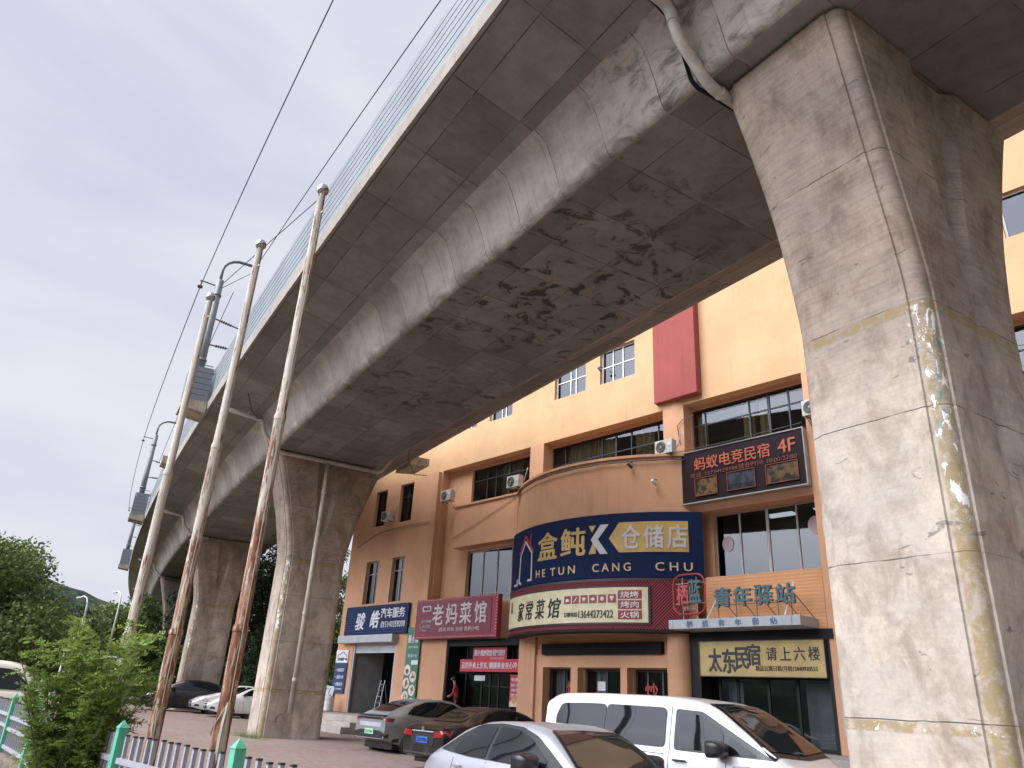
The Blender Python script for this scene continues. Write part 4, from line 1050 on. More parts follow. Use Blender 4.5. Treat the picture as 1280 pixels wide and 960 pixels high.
def top_patch(B, poly, off, name, mat, parent, step=.09, nx=0):
    bm = patch_bm(poly, step)
    for v in bm.verts:
        x, y = v.co.x, v.co.y; s1 = (B.top(x+.03, y)-B.top(x-.03, y))/.06; L = sqrt(1+s1*s1)
        v.co = (x-s1/L*off, y, B.top(x, y)+off/L)
    return finish(bm, name, mat, parent)
def end_patch(B, poly, off, name, mat, parent, front=True, step=.07):
    bm = patch_bm(poly, step)
    for v in bm.verts: y, z = v.co.x, v.co.y; v.co = (B.end(y, z, front)+(off if front else -off), y, z)
    return finish(bm, name, mat, parent)
def carpaint(name, c, metal=.0, rough=.25, dust=.25):
    m, g = newmat(name, rough if c[0] > .05 else .35, metal, .5 if c[0] > .05 else .25); n = g.noise(g.co(), 2.5, 5, .7); z = g.sep(g.co())[2]
    d = g.math('MULTIPLY', g.step(n, .35, .75), g.step(z, .15, .7, .9, .25))
    g.color(g.mix(g.math('MULTIPLY', d, dust), c, (.25, .22, .18))); g.b.inputs['Coat Weight'].default_value = .6 if c[0] > .05 else .2; g.b.inputs['Coat Roughness'].default_value = .05
    g.rough(g.math('MULTIPLY_ADD', d, .3, rough)); return m
M_TINT = plain('tinted_glass', (.008, .009, .010), .03, 0, .0, 1, spec=.36)
M_WIND = plain('windscreen_glass', (.016, .019, .019), .03, 0, .0, 1, spec=.34)
M_RUB = plain('black_trim', (.014, .014, .015), .35)
M_TYRE = plain('tyre_rubber', (.022, .021, .02), .85, 0, .2, 8)
M_RIM = plain('alloy_rim', (.40, .40, .41), .35, .7); M_RIMD = plain('dark_rim', (.06, .06, .065), .4, .5)
M_CHROME = plain('chrome', (.7, .7, .7), .12, 1.0, .02)
M_TAIL = plain('red_lamp', (.22, .008, .01), .12, 0, .1, 4, coat=.8); M_HEAD = plain('lamp_lens', (.50, .52, .54), .1, .3, .2, 9, coat=.8)
def wheel_mesh(R, wdt, side, spokes=5, rimR=.66, dark=False):
    b = MB(); rr = R*rimR; M = Matrix.Rotation(-side*pi/2, 4, 'X')           # axis to the outside
    prof = [(rr, -wdt/2), (R*.93, -wdt/2), (R*.985, -wdt*.38), (R, -wdt*.2), (R, wdt*.2), (R*.985, wdt*.38), (R*.93, wdt/2), (rr*1.03, wdt/2*.98), (rr, wdt*.42), (rr, -wdt/2)]
    i = len(b.v); b.lathe(prof, 28, M)
    r_ = MB(); r_.lathe([(rr, -wdt*.3), (rr*.99, wdt*.42), (rr*.91, wdt*.44), (rr*.88, wdt*.30), (rr*.88, wdt*.05), (0.01, wdt*.05)], 28, M)
    s_ = MB()
    for k in range(spokes):
        a = 2*pi*k/spokes; S = M @ Matrix.Rotation(a, 4, 'Z')
        i = len(s_.v)
        for (x, y, z) in ((rr*.14, -rr*.13, wdt*.36), (rr*.92, -rr*.10, wdt*.42), (rr*.92, rr*.10, wdt*.42), (rr*.14, rr*.13, wdt*.36), (rr*.14, -rr*.16, wdt*.20), (rr*.92, -rr*.14, wdt*.25), (rr*.92, rr*.14, wdt*.25), (rr*.14, rr*.16, wdt*.20)): s_.v.append(tuple(S @ Vector((x, y, z))))
        for f in ((0, 1, 2, 3), (0, 4, 5, 1), (3, 2, 6, 7), (1, 5, 6, 2), (0, 3, 7, 4)): s_.face([i+q for q in f])
    s_.lathe([(rr*.22, wdt*.2), (rr*.22, wdt*.38), (rr*.12, wdt*.41)], 16, M)
    return b, r_, s_
def boolean_arches(body, centers, R):
    for x, z in centers:
        bm = bmesh.new(); bmesh.ops.create_cone(bm, cap_ends=True, segments=36, radius1=R, radius2=R, depth=4, matrix=Matrix.Translation((x, 0, z)) @ Matrix.Rotation(pi/2, 4, 'X'))
        me = bpy.data.meshes.new('cut'); bm.to_mesh(me); bm.free(); c = bpy.data.objects.new('cut', me); COL.objects.link(c)
        # only cut the flanks: keep the middle of the car
        for v in c.data.vertices: pass
        md = body.modifiers.new('arch', 'BOOLEAN'); md.object = c; md.operation = 'DIFFERENCE'; md.solver = 'EXACT'
        dg = bpy.context.evaluated_depsgraph_get(); dg.update()
        new = bpy.data.meshes.new_from_object(body.evaluated_get(dg)); body.modifiers.clear(); body.data = new; bpy.data.objects.remove(c)
def build_car(name, label, cat, loc, rz, B, paint, spec, group='cars parked in the yard'):
    t = thing(name, label, cat, loc, rz, group); L = B.L
    off = Matrix.Translation((-L/2, 0, 0)); made = []
    def K(o): made.append(o); return o
    b = B.mesh(110); body = b.build('body', paint, t); autosmooth(body, 50)
    R = spec.get('R', .33); xs = spec['axles']; boolean_arches(body, [(x, R) for x in xs], R*1.14)
    body.data.materials.clear(); body.data.materials.append(paint)
    bmx = bmesh.new(); bmx.from_mesh(body.data)
    for f in bmx.faces: f.smooth = True
    for e in bmx.edges: e.smooth = not (len(e.link_faces) == 2 and e.calc_face_angle(0) > radians(38))
    bmx.to_mesh(body.data); bmx.free(); K(body)
    # wheel wells
    b = MB()
    for x in xs: b.box(x-R*1.05, x+R*1.05, -B.g('W', x)*.72, B.g('W', x)*.72, .22, R*1.9)
    b.box(.35, L-.35, -.72, .72, .16, .40); K(b.build('underbody', M_RUB, t))
    for x in xs:
        for sg in (1, -1):
            ty, ri, sp = wheel_mesh(R, .215, sg, spec.get('spokes', 5), spec.get('rimR', .68)); w_ = B.g('W', x)-.115
            # the lathe axis points outwards: +y for sg = 1
            M = Matrix.Translation((x, sg*w_, R))
            for q in (ty, ri, sp): q.v = [tuple(M @ Vector(p)) for p in q.v]
            to = K(autosmooth(ty.build('wheel', M_TYRE, t), 40)); K(autosmooth(ri.build('rim', M_RIMD, to), 40)); K(sp.build('spokes', spec.get('rim', M_RIM), to))
    wins = spec.get('side', [])
    for sg in (1, -1):
        for poly in spec.get('trim_side', []): K(side_patch(B, rounded(poly, .05), sg, .010, 'window_trim', M_RUB, t))
        for poly in wins: K(side_patch(B, rounded(poly, spec.get('wr', .05)), sg, .018, 'side_window', M_TINT, t))
        for poly in spec.get('cladding', []): K(side_patch(B, poly, sg, .012, 'cladding', M_RUB, t))
        for poly, mt_, nm_ in spec.get('side_lamps', []): K(side_patch(B, rounded(poly, .03), sg, .014, nm_, mt_, t))
        for x, z, ln in spec.get('handles', []):
            b = MB(); y = B.side(x, z)+.028; b.box(x-ln/2, x+ln/2, sg*y-.012, sg*y+.012, z-.014, z+.014); K(b.build('door_handle', spec.get('hmat', paint), t, bevel=.008))
        for pl in spec.get('gaps', []):
            for (x0, z0), (x1, z1) in zip(pl, pl[1:]):
                d = Vector((x1-x0, z1-z0)); n_ = Vector((-d.y, d.x)).normalized()*.005
                K(side_patch(B, [(x0+n_.x, z0+n_.y), (x0-n_.x, z0-n_.y), (x1-n_.x, z1-n_.y), (x1+n_.x, z1+n_.y)], sg, .004, 'panel_gap', M_RUB, t, .12))
        if 'mirror' in spec:
            x, z = spec['mirror']; y = B.side(x, z); b = MB(); q_ = spec.get('ms', 1.0); M = Matrix.Translation((x+.02, sg*(y+.10+.06*q_), z+.06)) @ Matrix.Diagonal((q_, q_, q_, 1))
            for k, (xx, hw, hh) in enumerate(((-.075, .092, .062), (-.06, .105, .074), (.02, .102, .070), (.07, .082, .050), (.095, .045, .026))):
                ring = [tuple(M @ Vector((xx-.02*cos(radians(a))*sg*0, hw*max(-1, min(1, 1.25*cos(radians(a)))), hh*max(-1, min(1, 1.25*sin(radians(a))))))) for a in range(0, 360, 15)]
                if k == 0: rg = []
                rg.append(ring)
            b.grid(rg, closed=True); b.face([b.vert(p) for p in rg[0]]); b.face([b.vert(p) for p in rg[-1]])
            b.tube([(x+.05, sg*(y-.02), z-.02), (x+.04, sg*(y+.07), z+.0), (x+.02, sg*(y+.12), z+.02)], [.035, .028, .04], 8)
            K(autosmooth(b.build('wing_mirror', spec.get('mmat', M_RUB), t), 60))
    for nm, poly, mt, o_ in spec.get('top', []): K(top_patch(B, rounded(poly, .06), o_, nm, mt, t))
    for nm, poly, mt, o_, fr in spec.get('ends', []): K(end_patch(B, poly, o_, nm, mt, t, fr))
    for fr, txt, cm_, tm_ in spec.get('plates', []):
        z = spec.get('plate_zf', .42) if fr else spec.get('plate_z', .75)
        x = B.end(0, z, fr); sg = 1 if fr else -1
        b = MB(); b.box(x-.0, x+sg*.03, -.22, .22, z-.07, z+.07); pl = K(b.build('number_plate', P(cm_, .4), t))
        me = text_mesh(txt, .37, .095, bold=.015, depth=.002)
        for v in me.vertices: v.co = (x+sg*.033, sg*v.co.x, z+v.co.z)
        K(link('lettering', me, P(tm_, .4), pl))
    for fn in spec.get('extra', []): fn(B, t, K)
    for o in made:
        for v in o.data.vertices: v.co.x -= L/2
    return t
def bar(x0, x1, y0, y1, z0, z1, mat, name, bev=.01):
    def f(B, t, K): b = MB(); b.box(x0, x1, y0, y1, z0, z1); K(b.build(name, mat, t, bevel=bev))
    return f
W0 = (.55, .55, .57); PLT = (.03, .09, .32); PLG = (.30, .55, .36)
# ---- silver hatchback sedan in the foreground
L = 4.55
Bs = Body(L, zs=[(0, .80), (.15, .93), (.6, .98), (1.6, .955), (2.9, .93), (3.3, .92), (3.9, .80), (4.35, .66), (4.55, .50)],
          zr=[(0, .84), (.12, .97), (.5, 1.15), (.9, 1.35), (1.4, 1.455), (1.9, 1.48), (2.35, 1.465), (2.7, 1.40), (3.05, 1.22), (3.42, 1.0), (3.6, .93), (4.0, .85), (4.35, .72), (4.55, .55)],
          W=[(0, .72), (.2, .84), (.7, .905), (2, .92), (3.5, .91), (4.1, .86), (4.4, .74), (4.55, .60)],
          Wr=[(0, .60), (.5, .62), (1.2, .60), (2.3, .61), (2.9, .64), (3.4, .72), (4.2, .60), (4.55, .45)],
          zb=[(0, .42), (.25, .28), (.6, .2), (3.9, .2), (4.3, .22), (4.55, .34)])
win_s = dict(axles=(.83, 3.56), R=.335, spokes=5,
    trim_side=[[(.50, 1.03), (.88, 1.24), (1.25, 1.395), (1.75, 1.43), (2.25, 1.41), (2.62, 1.32), (3.30, .985), (3.2, .962), (1.3, .985)]],
    side=[[(.90, 1.05), (1.06, 1.24), (1.32, 1.355), (1.72, 1.39), (1.72, .995), (1.0, 1.01)], [(1.80, 1.39), (2.2, 1.375), (2.52, 1.295), (2.98, 1.05), (2.95, .98), (1.80, .99)]],
    handles=[(1.15, .86, .2), (2.05, .85, .2)], gaps=[[(1.76, .96), (1.76, .30)], [(.98, .95), (.98, .68)], [(2.95, .95), (2.92, .3)], [(.4, .58), (.9, .72)]],
    mirror=(2.82, .97), ms=1.45,
    top=[('windscreen_trim', [(2.66, -.53), (2.66, .53), (3.46, .74), (3.50, 0), (3.46, -.74)], M_RUB, .010), ('windscreen', [(2.70, -.50), (2.68, 0), (2.70, .50), (3.40, .69), (3.45, .0), (3.40, -.69)], M_WIND, .018),
         ('rear_window', [(.28, -.55), (.25, 0), (.28, .55), (1.12, .47), (1.15, 0), (1.12, -.47)], M_TINT, .008)],
    ends=[('tail_lamp', [(-.74, .78), (-.74, .88), (.74, .88), (.74, .78)], M_TAIL, .01, False), ('headlight', [(.40, .60), (.66, .62), (.70, .70), (.45, .68)], M_HEAD, .012, True), ('headlight', [(-.40, .60), (-.66, .62), (-.70, .70), (-.45, .68)], M_HEAD, .012, True), ('grille', [(-.5, .36), (.5, .36), (.55, .48), (-.55, .48)], M_RUB, .01, True)],
    plates=[(True, '辽B·D6K18', PLG, (.02, .03, .02))])
_sv = build_car('parked_car', 'silver hatchback with tinted windows closest to the camera, in front of the white van', 'car', (-7.35, 7.95, 0), radians(-8), Bs, carpaint('silver_paint', (.38, .39, .435), .35, .28, .12), win_s); _sv.scale.z = .955
# ---- white van
L = 5.25
Bv = Body(L, zs=[(0, 1.02), (.1, 1.06), (.6, 1.10), (3.6, 1.08), (4.1, 1.06), (4.6, .98), (5.0, .86), (5.25, .70)],
          zr=[(0, 1.70), (.06, 1.80), (.3, 1.865), (1.2, 1.885), (2.6, 1.875), (3.2, 1.83), (3.55, 1.73), (4.0, 1.45), (4.45, 1.16), (4.62, 1.04), (5.0, .92), (5.25, .76)],
          W=[(0, .86), (.2, .93), (.7, .965), (3.8, .965), (4.6, .93), (5.05, .82), (5.25, .70)],
          Wr=[(0, .72), (.5, .75), (2.9, .75), (3.6, .76), (4.3, .80), (5, .62), (5.25, .5)],
          zb=[(0, .40), (.3, .28), (.7, .2), (4.6, .2), (5.0, .24), (5.25, .34)])
win_v = dict(axles=(.98, 4.12), R=.36, spokes=7, wr=.09, rim=M_RIM,
    trim_side=[[(2.86, 1.10), (2.86, 1.68), (3.34, 1.655), (4.48, 1.075)]],
    side=[[(.38, 1.14), (.30, 1.45), (.42, 1.68), (1.0, 1.70), (1.46, 1.70), (1.46, 1.135)], [(1.47, 1.135), (1.47, 1.70), (2.69, 1.69), (2.69, 1.125)], [(2.92, 1.125), (2.92, 1.64), (3.28, 1.61), (3.72, 1.40), (3.72, 1.11)], [(3.80, 1.11), (3.80, 1.35), (4.28, 1.10)]],
    handles=[(2.58, .96, .24), (3.0, .96, .24)], hmat=M_RUB, gaps=[[(2.78, 1.82), (2.78, .3)], [(1.44, 1.12), (1.44, .3)], [(3.78, 1.08), (3.78, .3)], [(.3, 1.06), (2.7, 1.03)], [(3.9, .72), (3.9, .95), (4.15, .97), (4.25, .85), (4.2, .70)]],
    mirror=(3.72, 1.10), ms=1.55,
    top=[('windscreen_trim', [(3.36, -.66), (3.36, .66), (4.50, .84), (4.58, 0), (4.50, -.84)], M_RUB, .010), ('windscreen', [(3.42, -.64), (3.40, 0), (3.42, .64), (4.42, .78), (4.50, .0), (4.42, -.78)], M_WIND, .020)],
    ends=[('tail_lamp', [(-.74, .95), (-.74, 1.35), (-.68, 1.35), (-.68, .95)], M_TAIL, .01, False), ('tail_lamp', [(.74, .95), (.74, 1.35), (.68, 1.35), (.68, .95)], M_TAIL, .01, False), ('rear_window', [(-.66, 1.15), (-.62, 1.62), (.62, 1.62), (.66, 1.15)], M_TINT, .01, False),
          ('headlight', [(.45, .78), (.72, .76), (.72, .84), (.45, .86)], M_HEAD, .012, True), ('headlight', [(-.45, .78), (-.72, .76), (-.72, .84), (-.45, .86)], M_HEAD, .012, True), ('grille', [(-.55, .35), (.55, .35), (.58, .68), (-.58, .68)], M_RUB, .01, True)],
    plates=[(True, '辽B·7Y529', PLT, (.7, .7, .7))],
    extra=[lambda B, t, K: K(top_patch(B, [(1.455, -.70), (1.455, .70), (1.47, .70), (1.47, -.70)], .003, 'roof_seam', M_RUB, t))])
M_TINT2 = M_TINT
build_car('parked_van', 'white van with a long row of tinted windows and black mirror', 'van', (-7.75, 11.5, 0), 0.0, Bv, carpaint('white_paint', (.56, .56, .56), 0, .3, .10), win_v)
# ---- grey fastback SUV (tail towards the camera)
L = 4.65
Bg = Body(L, zs=[(0, .98), (.08, 1.06), (.5, 1.08), (1.6, 1.02), (3.1, 1.0), (3.6, .97), (4.2, .86), (4.65, .62)],
          zr=[(0, 1.0), (.10, 1.10), (.35, 1.19), (.8, 1.38), (1.4, 1.55), (2.0, 1.60), (2.6, 1.57), (3.1, 1.38), (3.6, 1.08), (3.8, 1.0), (4.3, .88), (4.65, .66)],
          W=[(0, .74), (.15, .86), (.5, .93), (2, .95), (3.8, .93), (4.3, .86), (4.65, .62)],
          Wr=[(0, .62), (.6, .64), (1.4, .63), (2.6, .65), (3.5, .74), (4.3, .6), (4.65, .45)],
          zb=[(0, .46), (.3, .32), (.7, .24), (4, .24), (4.65, .36)])
spec_g = dict(axles=(.90, 3.68), R=.365, spokes=5, rim=M_RIMD,
    side=[[(.72, 1.14), (1.05, 1.36), (1.5, 1.49), (2.1, 1.52), (2.6, 1.46), (3.28, 1.07), (2.6, 1.06), (1.3, 1.09)]],
    cladding=[[(.25, .36), (.25, .44), (.45, .48), (.45, .36)]],
    handles=[(1.5, .94, .2), (2.5, .92, .2)], gaps=[[(2.0, 1.05), (2.0, .35)], [(1.1, 1.07), (1.05, .75)], [(3.05, 1.02), (3.02, .35)]], mirror=(3.05, 1.06),
    top=[('rear_window', [(.36, -.52), (.33, 0), (.36, .52), (1.15, .50), (1.2, 0), (1.15, -.50)], M_TINT, .010), ('windscreen', [(2.75, -.55), (2.73, 0), (2.75, .55), (3.5, .72), (3.56, 0), (3.5, -.72)], M_TINT, .01)],
    ends=[('tail_lamp', [(-.86, .90), (-.5, .96), (.5, .96), (.86, .90), (.86, 1.0), (.5, 1.02), (-.5, 1.02), (-.86, 1.0)], M_RUB, .012, False), ('tail_lens', [(-.84, .92), (-.60, .95), (-.60, 1.0), (-.84, .98)], M_TAIL, .02, False), ('tail_lens', [(.84, .92), (.60, .95), (.60, 1.0), (.84, .98)], M_TAIL, .02, False), ('tailgate_panel', [(-.55, .76), (.55, .76), (.58, .88), (-.58, .88)], P((.42, .46, .50), .3, metal=.3), .008, False),
          ('rear_bumper', [(-.80, .46), (.80, .46), (.82, .58), (.5, .66), (-.5, .66), (-.82, .58)], M_RUB, .012, False), ('headlight', [(.4, .7), (.7, .7), (.7, .78), (.4, .76)], M_HEAD, .01, True), ('headlight', [(-.4, .7), (-.7, .7), (-.7, .78), (-.4, .76)], M_HEAD, .01, True)],
    plates=[(False, '辽B·F2R86', PLG, (.02, .03, .02))], plate_z=.62,
    extra=[bar(-.03, .10, -.70, .70, 1.06, 1.085, M_RUB, 'spoiler')])
build_car('parked_car', 'grey fastback car with a green number plate, nose to the shops', 'car', (-20.85, 16.3, .03), pi/2, Bg, carpaint('grey_paint', (.23, .245, .25), .4, .3, .2), spec_g)
# ---- black sedan with blue plate
L = 4.7
Bb = Body(L, zs=[(0, .86), (.1, .98), (.6, 1.01), (1.6, .96), (3.1, .93), (3.6, .91), (4.2, .80), (4.7, .56)],
          zr=[(0, .89), (.10, 1.0), (.55, 1.05), (.8, 1.12), (1.35, 1.38), (1.8, 1.46), (2.4, 1.46), (2.9, 1.32), (3.5, 1.02), (3.7, .95), (4.3, .83), (4.7, .60)],
          W=[(0, .76), (.15, .85), (.5, .90), (2, .915), (3.8, .90), (4.3, .83), (4.7, .62)],
          Wr=[(0, .64), (.6, .66), (1.4, .60), (2.5, .61), (3.5, .72), (4.3, .6), (4.7, .45)],
          zb=[(0, .36), (.3, .24), (.7, .2), (4.2, .2), (4.7, .34)])
spec_b = dict(axles=(1.05, 3.75), R=.33, spokes=10,
    side=[[(1.1, 1.06), (1.38, 1.26), (1.75, 1.38), (2.1, 1.39), (2.1, 1.01), (1.5, 1.03)], [(2.18, 1.39), (2.45, 1.375), (2.8, 1.27), (3.2, 1.02), (2.18, 1.0)]],
    handles=[(1.65, .88, .2), (2.6, .87, .2)], hmat=M_CHROME, gaps=[[(2.14, .97), (2.14, .3)], [(1.2, 1.0), (1.15, .7)], [(3.1, .95), (3.05, .3)]], mirror=(3.05, .99),
    top=[('rear_window', [(.72, -.58), (.68, 0), (.72, .58), (1.42, .50), (1.46, 0), (1.42, -.50)], plain('rear_glass_dark', (.02, .018, .016), .06, spec=.35), .010), ('windscreen', [(2.65, -.53), (2.63, 0), (2.65, .53), (3.42, .70), (3.48, 0), (3.42, -.70)], M_TINT, .01)],
    ends=[('tail_lamp', [(-.84, .76), (-.42, .74), (-.44, .86), (-.84, .92)], M_TAIL, .015, False), ('tail_lamp', [(.84, .76), (.42, .74), (.44, .86), (.84, .92)], M_TAIL, .015, False), ('boot_recess', [(-.40, .56), (.40, .56), (.46, .70), (.38, .82), (-.38, .82), (-.46, .70)], M_RUB, .012, False),
          ('rear_bumper', [(-.7, .32), (.7, .32), (.72, .40), (-.72, .40)], P((.05, .05, .05), .5), .01, False)],
    plates=[(False, '辽B·1V9S4', PLT, (.6, .62, .7))], plate_z=.68,
    extra=[bar(-.02, .02, -.42, .42, .84, .87, M_CHROME, 'chrome_strip', .006), lambda B, t, K: K(MB().lathe([(.055, 0), (.05, .015)], 14, Matrix.Translation((-.01, 0, .92)) @ Matrix.Rotation(-pi/2, 4, 'Y')).build('badge', M_CHROME, t))])
build_car('parked_car', 'black sedan with red tail lamps and a blue number plate, nose to the shops', 'car', (-15.9, 14.55, gz(-15.9)), pi/2, Bb, carpaint('black_paint', (.010, .010, .011), 0, .2, .18), spec_b)
# ---- cars under the bridge
spec_w = dict(spec_b); spec_w.update(hmat=M_CHROME, side_lamps=[([(3.95, .70), (4.35, .62), (4.52, .58), (4.40, .70), (4.1, .77)], M_HEAD, 'headlight'), ([(4.35, .36), (4.6, .36), (4.55, .46), (4.38, .46)], M_RUB, 'bumper_vent')],
    extra=[], plates=[(True, '辽B·3T60K', PLT, (.6, .62, .7))],
    ends=[('headlight', [(.36, .62), (.72, .64), (.80, .76), (.48, .71)], M_HEAD, .015, True), ('headlight', [(-.36, .62), (-.72, .64), (-.80, .76), (-.48, .71)], M_HEAD, .015, True), ('grille', [(-.34, .54), (.34, .54), (.36, .66), (-.36, .66)], M_RUB, .012, True), ('bumper_vent', [(-.6, .36), (.6, .36), (.55, .46), (-.55, .46)], M_RUB, .012, True)])
build_car('parked_car', 'white sedan parked under the bridge, nose towards the road', 'car', (-38.7, 18.9, gz(-39)), -pi/2-.25, Bb, carpaint('pearl_paint', (.72, .72, .70), 0, .3, .12), spec_w)
build_car('parked_car', 'white sedan between the black SUV and the other white sedan', 'car', (-41.6, 19.3, gz(-41)), -pi/2-.25, Bb, carpaint('cream_white_paint', (.68, .67, .64), 0, .3, .15), spec_w)
spec_k = dict(spec_g); spec_k.update(side_lamps=[([(3.95, .80), (4.35, .72), (4.5, .68), (4.4, .80), (4.1, .86)], M_HEAD, 'headlight')], extra=[], plates=[(True, '辽B·80L2J', PLT, (.6, .62, .7))], rim=M_RIM,
    ends=[('headlight', [(.40, .72), (.72, .74), (.78, .82), (.45, .80)], M_HEAD, .015, True), ('headlight', [(-.40, .72), (-.72, .74), (-.78, .82), (-.45, .80)], M_HEAD, .015, True), ('grille', [(-.42, .52), (.42, .52), (.46, .70), (-.46, .70)], M_CHROME, .012, True)])
build_car('parked_car', 'black SUV at the foot of the pier, left of the white sedans', 'car', (-43.6, 17.5, gz(-43)), -pi/2-.55, Bg, carpaint('black_suv_paint', (.012, .012, .014), 0, .2, .15), spec_k)
# ---- old cream minivan behind the fence on the left
L = 3.9
Bm = Body(L, zs=[(0, .95), (.1, 1.0), (2.7, 1.02), (3.1, 1.0), (3.5, .92), (3.9, .70)],
          zr=[(0, 1.72), (.08, 1.80), (.4, 1.85), (1.6, 1.87), (2.3, 1.83), (2.65, 1.72), (3.1, 1.32), (3.35, 1.06), (3.6, .95), (3.9, .76)],
          W=[(0, .74), (.2, .80), (3.2, .80), (3.6, .76), (3.9, .66)], Wr=[(0, .64), (2.4, .65), (3.2, .70), (3.9, .5)], zb=[(0, .36), (.4, .26), (3.4, .26), (3.9, .4)])
spec_m = dict(axles=(.7, 3.05), R=.29, spokes=6, wr=.07, side=[[(.25, 1.10), (.25, 1.62), (1.05, 1.66), (1.05, 1.08)], [(1.2, 1.08), (1.2, 1.66), (1.82, 1.66), (1.82, 1.08)], [(1.98, 1.08), (1.98, 1.65), (2.42, 1.62), (2.95, 1.22), (2.95, 1.07)]],
    handles=[(1.75, .92, .16), (2.1, .92, .16)], hmat=M_RUB, gaps=[[(1.9, 1.72), (1.9, .35)], [(1.12, 1.05), (1.12, .35)], [(3.0, 1.05), (2.8, .6)]], mirror=(2.85, 1.08),
    top=[('windscreen', [(2.72, -.56), (2.70, 0), (2.72, .56), (3.28, .66), (3.34, 0), (3.28, -.66)], M_TINT, .01)],
    ends=[('headlight', [(.40, .64), (.64, .64), (.64, .78), (.40, .78)], M_HEAD, .012, True), ('headlight', [(-.40, .64), (-.64, .64), (-.64, .78), (-.40, .78)], M_HEAD, .012, True)])
build_car('parked_van', 'small cream minivan behind the grey fence at the left edge', 'van', (-27.6, 5.3, gz(-27)), radians(68), Bm, carpaint('cream_paint', (.62, .58, .48), 0, .4, .3), spec_m)
# ================================================================ vegetation
import numpy as np
def leafmat(name, c1, c2, rough=.6, tr=.25):
    m, g = newmat(name, rough, 0, .25); oi = g.t.nodes.new('ShaderNodeNewGeometry')
    k = g.noise(g.co(), .9, 3, .6)
    c = g.mix(g.step(k, .3, .7), c1, c2); c = g.mix(g.math('MULTIPLY', oi.outputs['Random Per Island'], .6), c, tuple(x*1.55 for x in c2)); g.color(c)
    t = g.t; tl = t.nodes.new('ShaderNodeBsdfTranslucent'); g.link(c, tl.inputs[0]); mx_ = t.nodes.new('ShaderNodeMixShader'); mx_.inputs[0].default_value = tr
    o = t.nodes['Material Output']; g.link(g.b.outputs[0], mx_.inputs[1]); g.link(tl.outputs[0], mx_.inputs[2]); g.link(mx_.outputs[0], o.inputs[0]); return m
M_LEAF = leafmat('tree_leaves', (.052, .082, .024), (.125, .175, .052)); M_LEAFD = leafmat('dark_leaves', (.018, .034, .015), (.046, .074, .028)); M_LEAFL = leafmat('light_leaves', (.04, .075, .018), (.095, .145, .035))
M_BUSH = leafmat('shrub_leaves', (.10, .155, .032), (.21, .285, .065), .55, .38)
M_BARK = plain('bark', (.10, .08, .06), .9, 0, .25, 4)
def leaf_mesh(name, cen, size, rng, aspect=.55, flat=.35):
    n = len(cen); nr = rng.normal(size=(n, 3)); nr[:, 2] += flat*2; nr /= np.linalg.norm(nr, axis=1)[:, None]
    t = rng.normal(size=(n, 3)); t -= nr*np.sum(t*nr, axis=1)[:, None]; t /= np.linalg.norm(t, axis=1)[:, None]; b_ = np.cross(nr, t)
    s = (size*(.6+.8*rng.random(n)))[:, None]
    v = np.empty((n, 4, 3)); v[:, 0] = cen-t*s; v[:, 1] = cen+b_*s*aspect-t*s*.1; v[:, 2] = cen+t*s; v[:, 3] = cen-b_*s*aspect-t*s*.1
    me = bpy.data.meshes.new(name); me.vertices.add(n*4); me.vertices.foreach_set('co', v.reshape(-1)); me.loops.add(n*4); me.loops.foreach_set('vertex_index', np.arange(n*4, dtype=np.int32))
    me.polygons.add(n); me.polygons.foreach_set('loop_start', np.arange(0, n*4, 4, dtype=np.int32)); me.polygons.foreach_set('loop_total', np.full(n, 4, dtype=np.int32)); me.update(); me.validate(); return me
def make_tree(name, label, x, y, h, cr, seed, mat, n=9000, leaf=.17, trunk=.25, base=None, group='trees beyond the yard', squash=1.0, low=.28):
    rng = np.random.default_rng(seed); rnd = random.Random(seed)
    t = thing(name, label, 'tree', (x, y, gz(x) if base is None else base), rnd.uniform(0, 6), group)
    b = MB(); top = h*.6; tr = [(0, 0, -.1), (.1*cr*.2, .05, top*.4), (.02, .12, top)]
    b.tube(tr, [trunk, trunk*.8, trunk*.45], 9)
    cl = []
    nb = 26
    for k in range(nb):
        a = rnd.uniform(0, 2*pi); zz = rnd.uniform(low, 1.0); env = cr*sqrt(max(.08, 1-((zz-.55)/.52)**2))
        r = env*sqrt(rnd.uniform(.15, 1.0))*.82; c = Vector((r*cos(a), r*sin(a), h*zz-cr*.15)); cs = cr*rnd.uniform(.24, .42)
        cl.append((c, cs)); s0 = Vector((0, .1, top*rnd.uniform(.35, .95)))
        b.tube([s0, s0.lerp(c, .55)+Vector((0, 0, -.1*cr)), c], [trunk*.32, trunk*.18, trunk*.05], 5)
    b.build('trunk', M_BARK, t, smooth=True)
    P_ = []
    wts = np.array([c[1]**2 for c in cl]); wts /= wts.sum(); cnt = rng.multinomial(n, wts)
    for (c, cs), m in zip(cl, cnt):
        d = rng.normal(size=(m, 3)); d /= np.linalg.norm(d, axis=1)[:, None]; rr = cs*(.35+.75*rng.random(m)**.6)
        p = np.array(c)+d*rr[:, None]*np.array([1, 1, .75*squash]); p += rng.normal(size=(m, 3))*cs*.10; P_.append(p)
    P_ = np.concatenate(P_); P_ = P_[P_[:, 2] > .4]
    me = leaf_mesh('crown', P_, leaf, rng); link('crown', me, mat, t); return t
